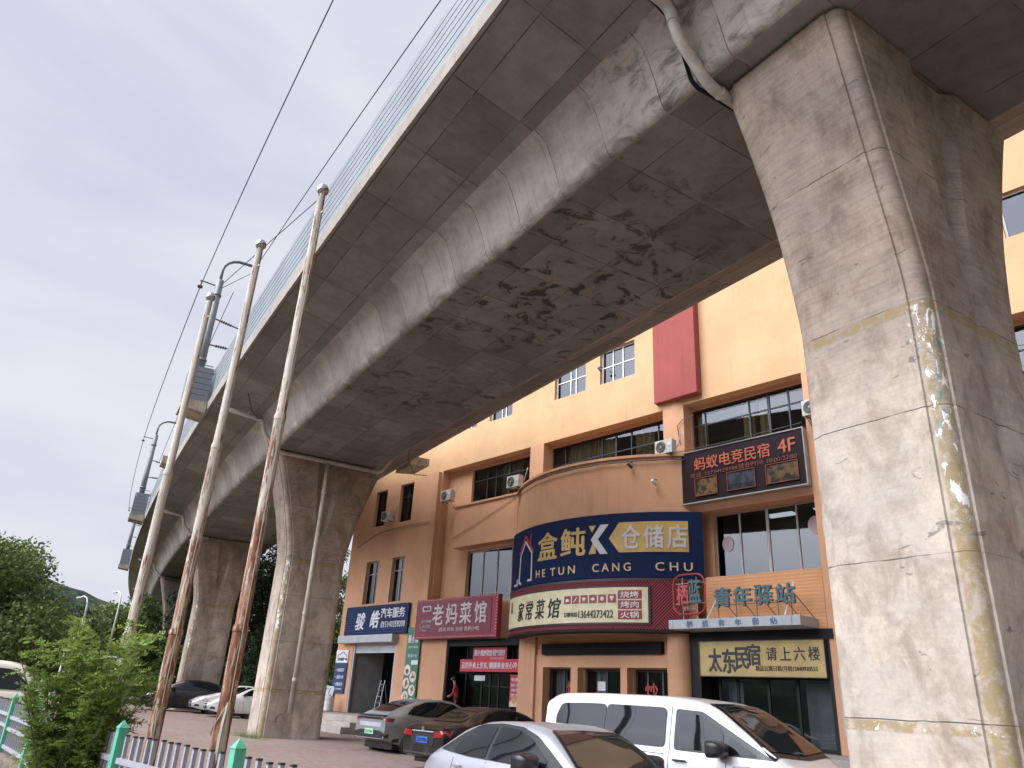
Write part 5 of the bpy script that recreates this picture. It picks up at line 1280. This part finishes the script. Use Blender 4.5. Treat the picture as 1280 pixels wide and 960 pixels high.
# the large tree at the left edge and the wood behind it
make_tree('broadleaf_tree', 'large broad dark green tree at the left edge behind the cream minivan', -45.5, 7.6, 7.3, 4.4, 11, M_LEAF, 34000, .105, .3, low=.18)
make_tree('broadleaf_tree', 'bushy tree filling the left edge below the largest tree', -50, 6.6, 6.2, 4.6, 12, M_LEAFD, 20000, .12, low=.1)
rows = [(-62, 17.5, 6.6, 3.2, M_LEAF, 'mid green tree right of the largest tree, behind the first curved street lamp'), (-70, 22.0, 8.0, 3.4, M_LEAF, 'mid green tree behind the second curved street lamp'),
        (-80, 27.5, 8.0, 3.8, M_LEAF, 'tree behind the farthest flagpole'), (-58, 20.3, 4.4, 2.6, M_LEAFL, 'low light green tree behind the feathery shrub'), (-66, 15.8, 5.2, 3.0, M_LEAFD, 'dark low tree under the hill behind the feathery shrub'),
        (-75, 31, 7.0, 3.6, M_LEAFL, 'pale green tree between the flagpoles and the far piers'), (-57, 13.2, 5.5, 3.0, M_LEAFD, 'dark tree in the shade right of the cream minivan')]
for k, (x, y, h, r, m, lab) in enumerate(rows): make_tree('broadleaf_tree', lab, x, y, h, r, 30+k, m, 10000, .13, .2, low=.12)
rows = [(-64, 29.5, 12.0, 4.2, M_LEAFD, 'big dark tree filling the gap under the viaduct'), (-57, 27.0, 14.0, 4.2, M_LEAFD, 'tall dark tree between the two nearest far piers'), (-55, 29.5, 12.5, 3.6, M_LEAFD, 'dark tree close behind the pier with the white drainpipe'), (-62, 25.2, 9.5, 3.6, M_LEAFD, 'dark tree behind the white parked sedans'),
        (-50.5, 30.6, 10.2, 3.0, M_LEAF, 'green tree in the gap between the pier and the garage'), (-54, 28.0, 6.0, 3.4, M_LEAFD, 'low dark tree behind the parked cars'), (-66, 24.0, 6.0, 3.4, M_LEAFD, 'low dark tree behind the black SUV'), (-49, 31.5, 5.0, 2.4, M_LEAFL, 'low light green tree left of the garage corner')]
for k, (x, y, h, r, m, lab) in enumerate(rows): make_tree('broadleaf_tree', lab, x, y, h, r, 50+k, m, 12000, .13, .25, low=.1)
# feathery shrub at the fence
def shrub():
    rng = np.random.default_rng(4); rnd = random.Random(4)
    t = thing('feathery_shrub', 'feathery light green shrub growing through the grey fence', 'shrub', (-12.0, 3.45, 0)); st = MB(); fr = MB()
    cen = []; dirs = []
    for k in range(52):
        a = rnd.uniform(0, 2*pi); hgt = rnd.uniform(.9, 2.5); lean = rnd.uniform(.15, .45)*hgt*(.9 if hgt > 1.9 else 1.15)
        p0 = Vector((rnd.uniform(-.35, .35), rnd.uniform(-.35, .35), 0)); p3 = p0+Vector((cos(a)*lean, sin(a)*lean, hgt)); p1 = p0.lerp(p3, .4)+Vector((0, 0, .12*hgt)); pts = []
        for q in range(8): u = q/7; pts.append((1-u)**2*p0+2*u*(1-u)*p1+u*u*p3)
        st.tube(pts, [.016-.0017*q for q in range(8)], 5)
        for q in range(int(22*hgt)):
            u = rnd.uniform(.18, 1.0); i = min(6, int(u*7)); base = pts[i].lerp(pts[i+1], u*7-i)
            b_ = rnd.uniform(0, 2*pi); el = rnd.uniform(-.25, 1.15); L_ = rnd.uniform(.16, .34)*(1.1-.3*u)
            d = Vector((cos(b_)*cos(el), sin(b_)*cos(el), sin(el))); sd = d.cross(Vector((0, 0, 1))).normalized(); nn = sd.cross(d)
            for j in range(7):
                w_ = (j+.7)/7; c = base+d*L_*w_-Vector((0, 0, .10*L_*w_*w_*3)); l = L_*.19*(1.15-.6*w_)
                for s_ in (-1, 1):
                    o_ = (sd*s_*.9+d*.45+nn*rnd.uniform(-.7, .7)).normalized(); tip = c+o_*l*2.1; m_ = c+o_*l*1.05; wv = d*l*.42
                    cen.append((c, m_+wv, tip, m_-wv))
    st.build('stem', M_BARK, t)
    v = np.array([[list(p) for p in q] for q in cen]); n = len(v)
    me = bpy.data.meshes.new('foliage'); me.vertices.add(n*4); me.vertices.foreach_set('co', v.reshape(-1)); me.loops.add(n*4); me.loops.foreach_set('vertex_index', np.arange(n*4, dtype=np.int32))
    me.polygons.add(n); me.polygons.foreach_set('loop_start', np.arange(0, n*4, 4, dtype=np.int32)); me.polygons.foreach_set('loop_total', np.full(n, 4, dtype=np.int32)); me.update(); link('foliage', me, M_BUSH, t); return t
shrub()
# grass and weeds along the fence and at the pier foot
def weeds():
    rng = np.random.default_rng(9); n = 2600; x = -3.5-rng.random(n)*19; y = 3.1+rng.random(n)*.9
    k = rng.random(n) < .1; x[k] = -25.9+rng.normal(size=k.sum())*.5; y[k] = 12.55+rng.normal(size=k.sum())*.12
    me = bpy.data.meshes.new('weeds'); V = []; F = []
    for a, c in zip(x, y):
        h = rng.uniform(.06, .28); d = rng.normal(size=2)*.07; i = len(V); g0 = gz(a); V += [(a-.008, c, g0), (a+.008, c, g0), (a+d[0], c+d[1], g0+h)]; F.append((i, i+1, i+2))
    me.from_pydata(V, [], F); tag(link('weeds', me, M_LEAFL), kind='stuff')
weeds()

# ================================================================ fence along the yard
M_GREEN = plain('green_paint', (.10, .42, .27), .5, 0, .15, 6, (.25, .30, .24, .3)); M_GREY = plain('grey_fence_paint', (.30, .31, .34), .6, 0, .12, 5, (.18, .15, .12, .45)); M_CAP = plain('black_cap', (.03, .03, .03), .7)
posts = [(-1.2, 3.66), (-4.4, 3.63), (-7.55, 3.60), (-10.74, 3.56), (-13.95, 3.83), (-17.15, 4.10), (-20.38, 4.38), (-23.6, 4.66)]
fl = ['green fence post just right of the frame edge', 'green fence post in front of the silver hatchback', 'thick green fence post right of the nearest flagpole', 'green fence post at the right side of the feathery shrub', 'green fence post hidden in the shrub', 'green fence post left of the shrub', 'green fence post in front of the cream minivan', 'last green fence post at the left edge']
b = MB(); q = .055
b.box(-q, q, -q, q, 0, 1.08); i = len(b.v); b.v += [(-q*1.15, -q*1.15, 1.08), (q*1.15, -q*1.15, 1.08), (q*1.15, q*1.15, 1.08), (-q*1.15, q*1.15, 1.08), (0, 0, 1.17)]
for k in range(4): b.face((i+k, i+(k+1) % 4, i+4))
b.face((i+3, i+2, i+1, i)); pm = b.mesh('fence_post'); pm.materials.append(M_GREEN)
for (x, y), lab in zip(posts, fl):
    if x > -4 or x < -22: continue
    o = bpy.data.objects.new('fence_post', pm); COL.objects.link(o); o.location = (x, y, gz(x)); tag(o, lab, 'fence post', 'green posts of the grey fence')
bm_ = MB(); s = .021; bm_.box(-s, s, -s, s, .06, 1.0); bm_.box(-s*1.15, s*1.15, -s*1.15, s*1.15, 1.0, 1.018, 1); pk = bm_.mesh('picket'); pk.materials.append(M_GREY); pk.materials.append(M_CAP)
flp = ['grey picket fence panel at the bottom edge in front of the silver hatchback', 'grey picket fence panel between two green posts in front of the nearest flagpole', 'grey picket fence panel behind the feathery shrub', 'grey picket fence panel left of the shrub stems', 'grey picket fence panel in front of the cream minivan', 'farthest left grey picket fence panel']
for k in range(1, 7):
    (xa, ya), (xb, yb) = posts[k], posts[k+1]; L_ = hypot(xb-xa, yb-ya); ang = atan2(yb-ya, xb-xa)
    t = thing('picket_fence', flp[k-1], 'fence', (xa, ya, gz(xa)), ang, 'panels of the grey picket fence')
    for z in (.72, .50, .16):
        b = MB(); b.box(.06, L_-.06, -.018, .018, z-.032, z+.032); b.build('rail', M_GREY, t)
    for j in range(14):
        o = bpy.data.objects.new('picket', pk); COL.objects.link(o); o.parent = t; o.location = (.19+j*(L_-.3)/13.2, -.041, random.uniform(-.01, .01)); o.rotation_euler = (random.uniform(-.01, .01), random.uniform(-.012, .012), 0)

# ================================================================ flagpoles
def rusty(name, amt):
    m, g = newmat(name, .7, 0, .3); v = g.co(); z = g.sep(v)[2]
    n = g.noise(g.map(v, (9, 9, 1.0)), 1.5, 8, .75, .5); n2 = g.noise(g.map(v, (3, 3, .5)), 4, 6, .75)
    low = g.step(z, .5, 7, amt, amt*.45)
    th = g.math('SUBTRACT', n, g.math('MULTIPLY', g.math('SUBTRACT', low, .5), .35))
    r = g.step(g.math('ADD', n, g.math('MULTIPLY', low, .22)), .60, .68)
    base = g.mix(g.step(n2, .4, .7), (.46, .42, .35), (.56, .53, .47)); rust = g.mix(g.step(n2, .4, .65), (.13, .045, .022), (.30, .14, .07))
    st = g.step(g.math('ADD', n2, g.math('MULTIPLY', low, .12)), .56, .7, 0, .75)
    c = g.mix(st, base, (.42, .29, .17)); c = g.mix(r, c, rust); g.color(c); g.bump(g.math('MULTIPLY', r, n2), .4, .01); return m
M_BALL = plain('steel_ball', (.45, .43, .40), .2, .9, .2, 6); M_ROPE = plain('rope', (.42, .38, .30), .9)
for k, (x, y, h, lab, amt) in enumerate(((-10.94, 4.93, 10.06, 'heavily rusted flagpole nearest the camera, with a rope bundle at its foot', 1.0), (-13.42, 4.94, 9.98, 'middle of the three rusty white flagpoles', .85), (-16.22, 5.09, 9.86, 'whitest of the three flagpoles, farthest left', .55))):
    t = thing('flagpole', lab, 'flagpole', (x, y, gz(x)), 0, 'rusty flagpoles behind the fence'); g0 = gz(x); hh = h-g0
    b = MB(); b.lathe([(.108, 0), (.106, 2.35), (.115, 2.36), (.115, 2.42), (.094, 2.46), (.089, 5.6), (.096, 5.61), (.096, 5.68), (.078, 5.74), (.068, hh-.1), (.060, hh)], 16)
    autosmooth(b.build('pole', rusty('rusty_white_paint', amt), t), 30)
    b = MB(); b.lathe([(.01, hh-.02), (.07, hh), (.105, hh+.05), (.115, hh+.10), (.095, hh+.17), (.05, hh+.205), (.005, hh+.21)], 14); b.build('ball_finial', M_BALL, t, smooth=True)
    b = MB(); b.tube([(.08, 0, hh-.45), (.15, 0, hh-.45), (.17, 0, hh-.5)], .02, 6); b.tube([(.16, -.03, hh-.5), (.2, -.06, 5), (.19, -.05, 1.3)], .006, 4); b.build('halyard', M_ROPE, t)
    if k == 0:
        b = MB(); rnd = random.Random(1)
        for q in range(14): a = rnd.uniform(-.06, .06); c = rnd.uniform(-.05, .05); b.tube([(.17+a*.3, c*.3-.05, 1.42), (.18+a, c-.06, 1.15), (.18+a*1.3, c*1.2-.06, rnd.uniform(.75, .9))], .014, 5)
        b.tube([(-.14, -.09, 1.0), (0, -.13, 1.12), (.16, -.06, 1.40)], .01, 5); b.build('rope_bundle', M_ROPE, t)

# ================================================================ masts, brackets and wires on the viaduct
M_MAST = plain('mast_grey', (.17, .185, .20), .5, .3, .1, 3); M_WIRE = plain('wire', (.05, .05, .055), .5); M_INS = plain('insulator', (.12, .10, .095), .35)
def mast(s, lab, full=True):
    base = BP(s, -5.0, 11.66); t = thing('catenary_mast', lab, 'mast', base, group='catenary masts on the viaduct'); tt, n = frame(s)
    def Q(d, z, u=0): return n*(d+5.0)+Vector((0, 0, z-11.66))+(-tt)*u
    b = MB(); b.tube([Q(-5, 11.66), Q(-5, 17.25)], [.19, .15], 12); b.tube([Q(-5, 16.5), Q(-5, 16.56)], .185, 12); b.tube([Q(-5, 13.5), Q(-5, 13.6)], .21, 12); b.build('mast_pole', M_MAST, t, smooth=True)
    b = MB(); pts = [Q(-5, 17.2), Q(-5, 17.75)]+[Q(-4.3-.7*cos(radians(a)), 17.75+.62*sin(radians(a))) for a in (20, 40, 60, 80)]+[Q(-3.75, 18.36)]; b.tube(pts, .065, 10); b.build('curved_arm', M_MAST, t, smooth=True)
    b = MB()
    b.tube([Q(-5, 16.95), Q(-5.75, 17.0)], .028, 6); b.tube([Q(-5.7, 17.0), Q(-5.7, 16.72)], .02, 6); b.lathe([(.03, 0), (.11, .02), (.03, .05), (.11, .08), (.03, .12)], 10, Matrix.Translation(Q(-5.7, 16.66)))
    b.build('feeder_bracket', M_INS, t)
    for z, dz in ((15.5, -.25), (14.3, .05)):
        b = MB(); b.tube([Q(-4.95, z), Q(-3.5, z+dz)], .03, 6)
        for k in range(5): b.tube([Q(-4.6+k*.09, z+dz*(.25+k*.06)), Q(-4.56+k*.09, z+dz*(.28+k*.06))], .07, 8)
        b.tube([Q(-3.5, z+dz), Q(-3.35, z+dz-.25), Q(-3.0, z+dz-.3)], .02, 6); b.build('cantilever_arm', M_INS, t)
    b = MB(); b.tube([Q(-4.9, 13.4), Q(-4.5, 13.4)], .025, 6); b.lathe([(.02, 0), (.10, .06), (.12, .16), (.08, .26), (.02, .3)], 10, Matrix.Translation(Q(-4.4, 13.05))); b.build('signal_lamp', P((.55, .53, .5), .4), t)
mast(28, 'grey curved-arm mast on the viaduct nearest the camera'); mast(51.8, 'second grey curved-arm mast farther along the viaduct'); mast(76, 'distant grey mast on the viaduct curve')
def bracket(s, side, lab, w_=.65, panels=True, dd=5.4):
    t = thing('mast_bracket', lab, 'bracket', BP(s, side*5.0, 11.2), group='mast brackets on the viaduct edge'); inv = Matrix.Translation(-t.location)
    def prism(d0, d1, z0, z1, nm, mat, slope=0.0):
        b = MB(); p = []
        for u in (-w_, w_):
            p.append([BP(s+u, side*d0, z0), BP(s+u, side*d1, z0+slope), BP(s+u, side*d1, z1), BP(s+u, side*d0, z1)])
        b.grid(p, closed=True); b.face([b.vert(q) for q in p[0]]); b.face([b.vert(q) for q in p[1]])
        o = fixn(b.build(nm, mat, t));
        for v in o.data.vertices: v.co = inv @ v.co
        uv = o.data.uv_layers.new(name='UVMap')
        return o
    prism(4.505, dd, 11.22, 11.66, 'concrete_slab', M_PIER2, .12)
    if not panels: return
    for k in range(6): prism(dd-.1, dd-.05, 11.665+k*.235, 11.665+k*.235+.215, 'barrier_panel', M_PANEL)
    for u in (-1, 1):
        b = MB()
        for k in range(6):
            z = 11.665+k*.235; p = [BP(s+u*w_, side*4.52, z), BP(s+u*w_, side*(dd-.11), z), BP(s+u*w_, side*(dd-.11), z+.215), BP(s+u*w_, side*4.52, z+.215)]
            q2 = [BP(s+u*(w_-.05), side*4.52, z), BP(s+u*(w_-.05), side*(dd-.11), z), BP(s+u*(w_-.05), side*(dd-.11), z+.215), BP(s+u*(w_-.05), side*4.52, z+.215)]
            b.face([b.vert(x) for x in p]); b.face([b.vert(x) for x in q2][::-1])
            for i in range(4): b.quad(p[i], p[(i+1) % 4], q2[(i+1) % 4], q2[i])
        o = fixn(b.build('end_panel', M_PANEL, t)); o.data.uv_layers.new(name='UVMap')
        for v in o.data.vertices: v.co = inv @ v.co
bracket(28, -1, 'boxed-out mast bracket on the near viaduct edge, nearest'); bracket(51.8, -1, 'boxed-out mast bracket at the second mast'); bracket(76, -1, 'boxed-out mast bracket far along the curve'); bracket(29.2, 1, 'bracket slab on the far viaduct edge beside the orange wall', .85, False); bracket(36.5, -1, 'smaller bracket on the near edge between the two masts', .5, False, 5.0)
def wire(lab, pts, r=.012, mat=None, name='overhead_wire', cat='wire', group='overhead wires'):
    p0 = Vector(pts[0]); t = MB(); t.tube([Vector(p)-p0 for p in pts], r, 5); o = t.build(name, mat or M_WIRE, None, loc=p0); tag(o, lab, cat, group); return o
def span(d0, z0, s0, d1, z1, s1, sag, n=14): return [BP(s0+(s1-s0)*k/n, d0+(d1-d0)*k/n, z0+(z1-z0)*k/n-4*sag*(k/n)*(1-k/n)) for k in range(n+1)]
wire('outermost feeder wire from the first mast up to the top of the picture', span(-5.7, 16.66, 28, -5.7, 16.66, 4, .15), .017)
wire('feeder wire running from the first mast down to the second mast', span(-5.7, 16.66, 51.8, -5.7, 16.66, 28, .5), .02)
wire('feeder wire running on beyond the second mast', span(-5.7, 16.66, 76, -5.7, 16.66, 51.8, .4), .02)
wire('overhead wire leaving the curved arm of the first mast, crossing another', span(-3.75, 18.3, 28, -3.0, 17.5, 2, .15), .016)
wire('overhead wire starting at the mast top and vanishing behind the barrier', span(-4.9, 17.1, 28, -.6, 17.2, 6, .1), .016)
wire('thin stay wire between the mast top and the curved arm', [BP(28, -4.9, 16.9), BP(27.6, -3.9, 17.8)], .014)
wire('thin wire dropping from the first mast to the second mast', span(-4.4, 16.9, 28, -4.4, 15.5, 51.8, .3), .016)

# ================================================================ drainpipes
def near_pipe(s, lab, cross=False, drop=False):
    pts = [at(s, -3.9, 10.98), at(s, -2.66, 10.86), at(s, -2.50, 10.35), at(s, -1.90, 9.79), at(s, 2.15 if cross else -1.0, 9.77)]
    if cross: pts += [at(s, 2.52, 10.35), at(s, 2.9, 10.9)]
    cl = [(at(s, -2.58, 10.6), (0, .2, 1)), (at(s, -1.7, 9.786), (0, 1, 0)), (at(s, -3.2, 10.92), (0, 1, 0))]
    if cross: cl += [(at(s, d, 9.772), frame(s)[1]) for d in (-.6, .9, 1.9)]
    t = pipe_thing(lab, s, pts, .085, clips=cl)
    if drop:
        P0 = t.location; b = MB(); a = Vector(at(s, .05, 9.7))-P0; c = Vector(at(s, .05, .95))-P0; b.tube([a, c], .085, 12); o = b.build('down_pipe', M_PVC, t, smooth=True)
        for z in (8.6, 6.4, 4.2, 2.0): p = Vector(at(s, .05, z))-P0; b = MB(); b.tube([p-Vector((0, 0, .05)), p+Vector((0, 0, .05))], .096, 12); b.build('pipe_band', M_PVC, t)
    return t
near_pipe(4.27, 'thick pale drainpipe bent around the girder beside the nearest pier'); near_pipe(25.66, 'drainpipe crossing under the girder and running down the pier face', True, True)
near_pipe(45.55, 'drainpipe bend at the pier behind the parked cars'); near_pipe(66.4, 'drainpipe bend at the slim far pier'); near_pipe(88.4, 'small distant drainpipe bend')
for o in list(bpy.data.objects):
    if o.name.startswith('down_pipe'): pass
wire('black cable sagging under the deck near the middle flagpole', [at(24.2, -3.6, 11.2), at(24.6, -3.3, 10.75), at(25.2, -2.9, 10.72), at(25.5, -2.7, 10.9)], .02, name='loose_cable', cat='cable', group='loose cables')
wire('black cable looping from the far bracket to the girder edge', [at(29.0, 5.6, 11.1), at(27.5, 4.4, 10.55), at(25.5, 3.2, 10.5), at(23.5, 2.4, 10.4)], .02, name='loose_cable', cat='cable', group='loose cables')

# ================================================================ small things on the facade and in the yard
M_AC = plain('ac_casing', (.52, .51, .48), .55, 0, .08, 4, (.25, .2, .15, .3))
def ac(x, y, z, lab, rz=0.0, pipe=True):
    t = thing('air_conditioner', lab, 'air conditioner', (x, y, z), rz, 'outdoor air conditioner units on the facade'); t.scale = (.85, .85, .85)
    b = MB(); b.box(-.42, .42, -.16, .16, 0, .58); b.build('casing', M_AC, t, bevel=.02)
    b = MB(); b.lathe([(.22, 0), (.235, .012), (.20, .016), (.01, .010)], 24, Matrix.Translation((-.12, -.163, .29)) @ Matrix.Rotation(pi/2, 4, 'X')); fan = b.build('fan_grille', P((.06, .06, .06), .5), t)
    b = MB()
    for k in range(5): b.tube([(-.12+.04*(k+1)*cos(a*pi/8), -.185, .29+.04*(k+1)*sin(a*pi/8)) for a in range(17)], .004, 4)
    b.lathe([(.05, 0), (.03, .012)], 10, Matrix.Translation((-.12, -.18, .29)) @ Matrix.Rotation(pi/2, 4, 'X')); b.build('grille_ring', P((.4, .4, .38), .5), fan)
    b = MB(); b.box(.2, .38, -.168, -.160, .30, .46); b.build('label_plate', P((.62, .62, .62), .5), t)
    b = MB()
    for q in (-.3, .3): b.box(q-.015, q+.015, -.18, .3, -.03, 0); b.tube([(q, -.14, -.02), (q, .3, -.3)], .012, 5)
    b.build('bracket', P((.12, .10, .09), .6), t)
    if pipe: b = MB(); b.tube([(.44, .05, .2), (.56, .08, .3), (.6, .2, .8), (.55, .3, 1.0)], .022, 6); b.build('refrigerant_pipe', P((.35, .32, .27), .7), t)
ac(-26.9, 20.82, 10.05, 'air conditioner beside the left strip window recess'); ac(-31.65, 20.80, 9.72, 'air conditioner between the two narrow upper windows of the left wing')
ac(-14.55, 20.55, 9.80, 'air conditioner on the right end of the curved ledge, left of the plum hostel sign'); ac(-22.0, 20.45, 9.80, 'air conditioner half hidden at the left end of the curved ledge'); ac(-9.25, 20.75, 10.05, 'air conditioner above the hostel sign beside the nearest pier'); ac(-9.0, 20.75, 6.4, 'air conditioner at the right of the lower hostel window')
def cam_thing(loc, lab, mat, nm='security_camera'):
    t = thing(nm, lab, 'camera', loc, group='security cameras on the facade'); b = MB(); b.tube([(0, .2, .12), (0, .05, .12), (0, .0, .04)], .018, 6); b.build('mount', P((.1, .1, .1), .5), t); b = MB(); b.lathe([(.045, -.14), (.055, -.1), (.05, .12), (.03, .13)], 12, Matrix.Rotation(radians(65), 4, 'X') @ Matrix.Translation((0, 0, -.02))); b.build('camera_body', mat, t, smooth=True)
cx, cy, cz = AR(22, 9.40, RB+.2); cam_thing((cx, cy, cz), 'dark security camera under the rim of the curved bay', P((.05, .05, .05), .5)); cx, cy, cz = AR(29, 8.75, RB+.2); cam_thing((cx, cy, cz), 'small white security camera on the curved bay', P((.65, .65, .63), .4)); cam_thing((-17.75, 20.75, 14.05), 'security camera beside the last visible upper window', P((.2, .2, .19), .5))
def wallcable(lab, pts, r=.014): wire(lab, pts, r, name='wall_cable', cat='cable', group='cables on the facade')
wallcable('black cable along the rim of the curved bay', [AR(-38+k*4.2, 9.60-.05*abs(sin(k*1.3)), RB+.09) for k in range(19)], .022)
wallcable('cable hanging over the top of the hostel sign', [(-14.3, 20.72, 9.86), (-12.5, 20.72, 9.83), (-9.7, 20.72, 9.9)]); wallcable('cable drooping below the narrow upper windows', [(-34.4, 20.97, 8.7), (-32.5, 20.97, 9.25), (-30, 20.97, 9.35), (-28.1, 20.97, 9.3)]); wallcable('thin cable across the sill band', [(-26.4, 20.95, 8.3), (-24.5, 20.95, 8.9), (-22.4, 20.95, 9.6)], .01)
wallcable('looped cable on the window pier above the hostel sign', [(-14.2, 20.93, 10.2), (-14.3, 20.93, 10.9), (-14.05, 20.93, 11.1), (-13.6, 20.93, 11.15)])
# white drum, leaning board and folded trolley beside the garage; step ladder inside
t = thing('plastic_drum', 'white plastic drum standing at the building corner left of the garage', 'drum', (-34.1, 20.35, ZB)); b = MB(); b.lathe([(.19, 0), (.23, .04), (.23, .42), (.215, .46), (.23, .5), (.20, .62), (.11, .68)], 20); autosmooth(b.build('drum_body', P((.60, .59, .55), .5), t), 40); b = MB(); b.lathe([(.08, .68), (.08, .73), (.02, .735)], 14); b.build('cap', P((.45, .44, .4), .5), t)
b = MB(); b.box(-.28, .28, -.02, .02, 0, 1.15, 0, Matrix.Translation((-34.95, 20.6, ZB)) @ Matrix.Rotation(radians(-12), 4, 'X') @ Matrix.Rotation(.5, 4, 'Z')); tag(b.build('leaning_board', P((.50, .56, .60), .5), None, bevel=.006), 'pale board leaning against the building corner behind the drum', 'board')
t = thing('folding_trolley', 'black folded trolley leaning beside the white drum', 'trolley', (-34.5, 20.3, ZB)); b = MB(); b.tube([(-.22, -.1, 0), (-.1, .15, 1.0), (.25, .15, 1.0), (.2, -.1, .05)], .018, 6); b.tube([(-.18, 0, .4), (.2, 0, .4)], .015, 6); b.build('frame', P((.03, .03, .03), .5), t); b = MB(); b.lathe([(.09, -.02), (.09, .02)], 14, Matrix.Translation((-.24, -.1, .09)) @ Matrix.Rotation(pi/2, 4, 'Y')); b.build('wheel', M_TYRE, t)
t = thing('step_ladder', 'metal step ladder standing just inside the dark garage', 'ladder', (-32.6, 22.3, ZB)); b = MB()
for sx in (-.2, .2): b.tube([(sx, -.25, 0), (sx*.8, 0, 1.5)], .022, 6); b.tube([(sx, .3, 0), (sx*.8, 0, 1.5)], .018, 6)
b.build('ladder_frame', P((.4, .4, .4), .4, metal=.4), t); b = MB()
for k in range(5): b.box(-.19, .19, -.26+.05*k, -.14+.05*k, .27*(k+.8), .27*(k+.8)+.025)
b.build('step', P((.35, .35, .35), .5), t)
b = MB(); rnd = random.Random(2)
t = thing('parts_trolley', 'low dark workshop trolley at the back of the garage', 'trolley', (-31.2, 23.2, ZB)); b = MB(); b.box(-.5, .5, -.3, .3, .25, .3); b.box(-.5, .5, -.3, .3, .7, .74)
for sx in (-.47, .47):
    for sy in (-.27, .27): b.tube([(sx, sy, .08), (sx, sy, .74)], .018, 6)
b.build('trolley_frame', P((.10, .10, .11), .5), t); b = MB()
for sx in (-.45, .45): b.lathe([(.05, -.02), (.05, .02)], 10, Matrix.Translation((sx, -.27, .05)) @ Matrix.Rotation(pi/2, 4, 'Y'))
b.build('castor', M_TYRE, t)
# curved street lamps far left
for x, y, h, lab in ((-48, 12.5, 5.6, 'thin white curved street lamp left of the shrub tip'), (-57, 16.8, 7.0, 'thin white curved street lamp behind the farthest flagpole')):
    t = thing('street_lamp', lab, 'street lamp', (x, y, gz(x)), radians(200), 'white curved street lamps'); b = MB(); b.tube([(0, 0, 0), (0, 0, h-.8), (.05, 0, h-.4), (.22, 0, h-.1), (.5, 0, h), (.75, 0, h-.05)], [.07, .05, .045, .04, .04, .035], 8); b.build('lamp_post', M_WHITE, t, smooth=True); b = MB(); b.box(.6, 1.05, -.08, .08, h-.12, h-.04); b.build('lamp_head', P((.55, .56, .56), .4), t, bevel=.02)
# white tube frame behind the shrub
t = thing('tube_frame', 'thin white tubular frame standing behind the cream minivan', 'frame', (-36, 9.6, gz(-36))); b = MB(); b.tube([(0, -.6, 0), (0, -.6, 2.3)], .035, 6); b.tube([(0, -.6, 2.3), (0, 1.9, 2.3)], .03, 6); b.tube([(0, 1.9, 0), (0, 1.9, 2.3)], .03, 6); b.build('tube', M_WHITE, t)

# ================================================================ person in the restaurant door
def person(x, y, z):
    V = [(0, 0, .80), (0, 0, .95), (0, -.02, 1.15), (0, -.05, 1.30), (0, -.09, 1.40), (0, -.12, 1.47), (0, -.15, 1.58),
         (-.09, 0, .76), (-.10, .03, .44), (-.10, .0, .08), (-.10, -.13, .03), (.09, 0, .76), (.11, -.04, .44), (.11, .04, .08), (.12, -.09, .03),
         (-.17, -.05, 1.31), (-.23, -.12, 1.06), (-.17, -.30, .92), (-.15, -.37, .90), (.17, -.05, 1.31), (.24, -.10, 1.05), (.20, -.28, .93), (.18, -.35, .91)]
    E_ = [(0, 1), (1, 2), (2, 3), (3, 4), (4, 5), (5, 6), (0, 7), (7, 8), (8, 9), (9, 10), (0, 11), (11, 12), (12, 13), (13, 14), (3, 15), (15, 16), (16, 17), (17, 18), (3, 19), (19, 20), (20, 21), (21, 22)]
    Rr = [.13, .125, .14, .13, .06, .055, .10, .09, .065, .045, .04, .09, .065, .045, .04, .06, .045, .032, .035, .06, .045, .032, .035]
    me = bpy.data.meshes.new('body'); me.from_pydata(V, E_, []); o = bpy.data.objects.new('body', me); COL.objects.link(o)
    md = o.modifiers.new('skin', 'SKIN'); sv = me.skin_vertices[0].data
    for k, r in enumerate(Rr): sv[k].radius = (r, r*.8 if k in (1, 2, 3) else r)
    sv[0].use_root = True; sb = o.modifiers.new('sub', 'SUBSURF'); sb.levels = 2
    dg = bpy.context.evaluated_depsgraph_get(); dg.update(); m2 = bpy.data.meshes.new_from_object(o.evaluated_get(dg)); o.modifiers.clear(); o.data = m2
    ms = [P((.36, .22, .16), .6), P((.30, .035, .045), .8), P((.02, .02, .022), .8), P((.012, .011, .010), .6)]
    m2.materials.clear()
    for m in ms: m2.materials.append(m)
    for p in m2.polygons:
        c = p.center; p.use_smooth = True
        p.material_index = 2 if c.z < .90 and abs(c.x) < .15 and c.y > -.2 else (0 if c.z > 1.42 or c.y < -.24 else 1)
    t = thing('person', 'person in a red top and dark trousers leaning over in the restaurant doorway', 'person', (x, y, z), radians(-50)); o.parent = t
    b = MB(); b.lathe([(.105, -.03), (.118, .03), (.10, .09), (.05, .12), (.005, .125)], 16, Matrix.Translation((0, -.135, 1.58))); b.build('hair', ms[3], t, smooth=True)
    b = MB(); b.lathe([(.02, 0), (.03, .02), (.015, .05)], 8, Matrix.Translation((0, -.255, 1.56))); b.build('nose', ms[0], t, smooth=True)
person(-25.7, 21.25, ZB)
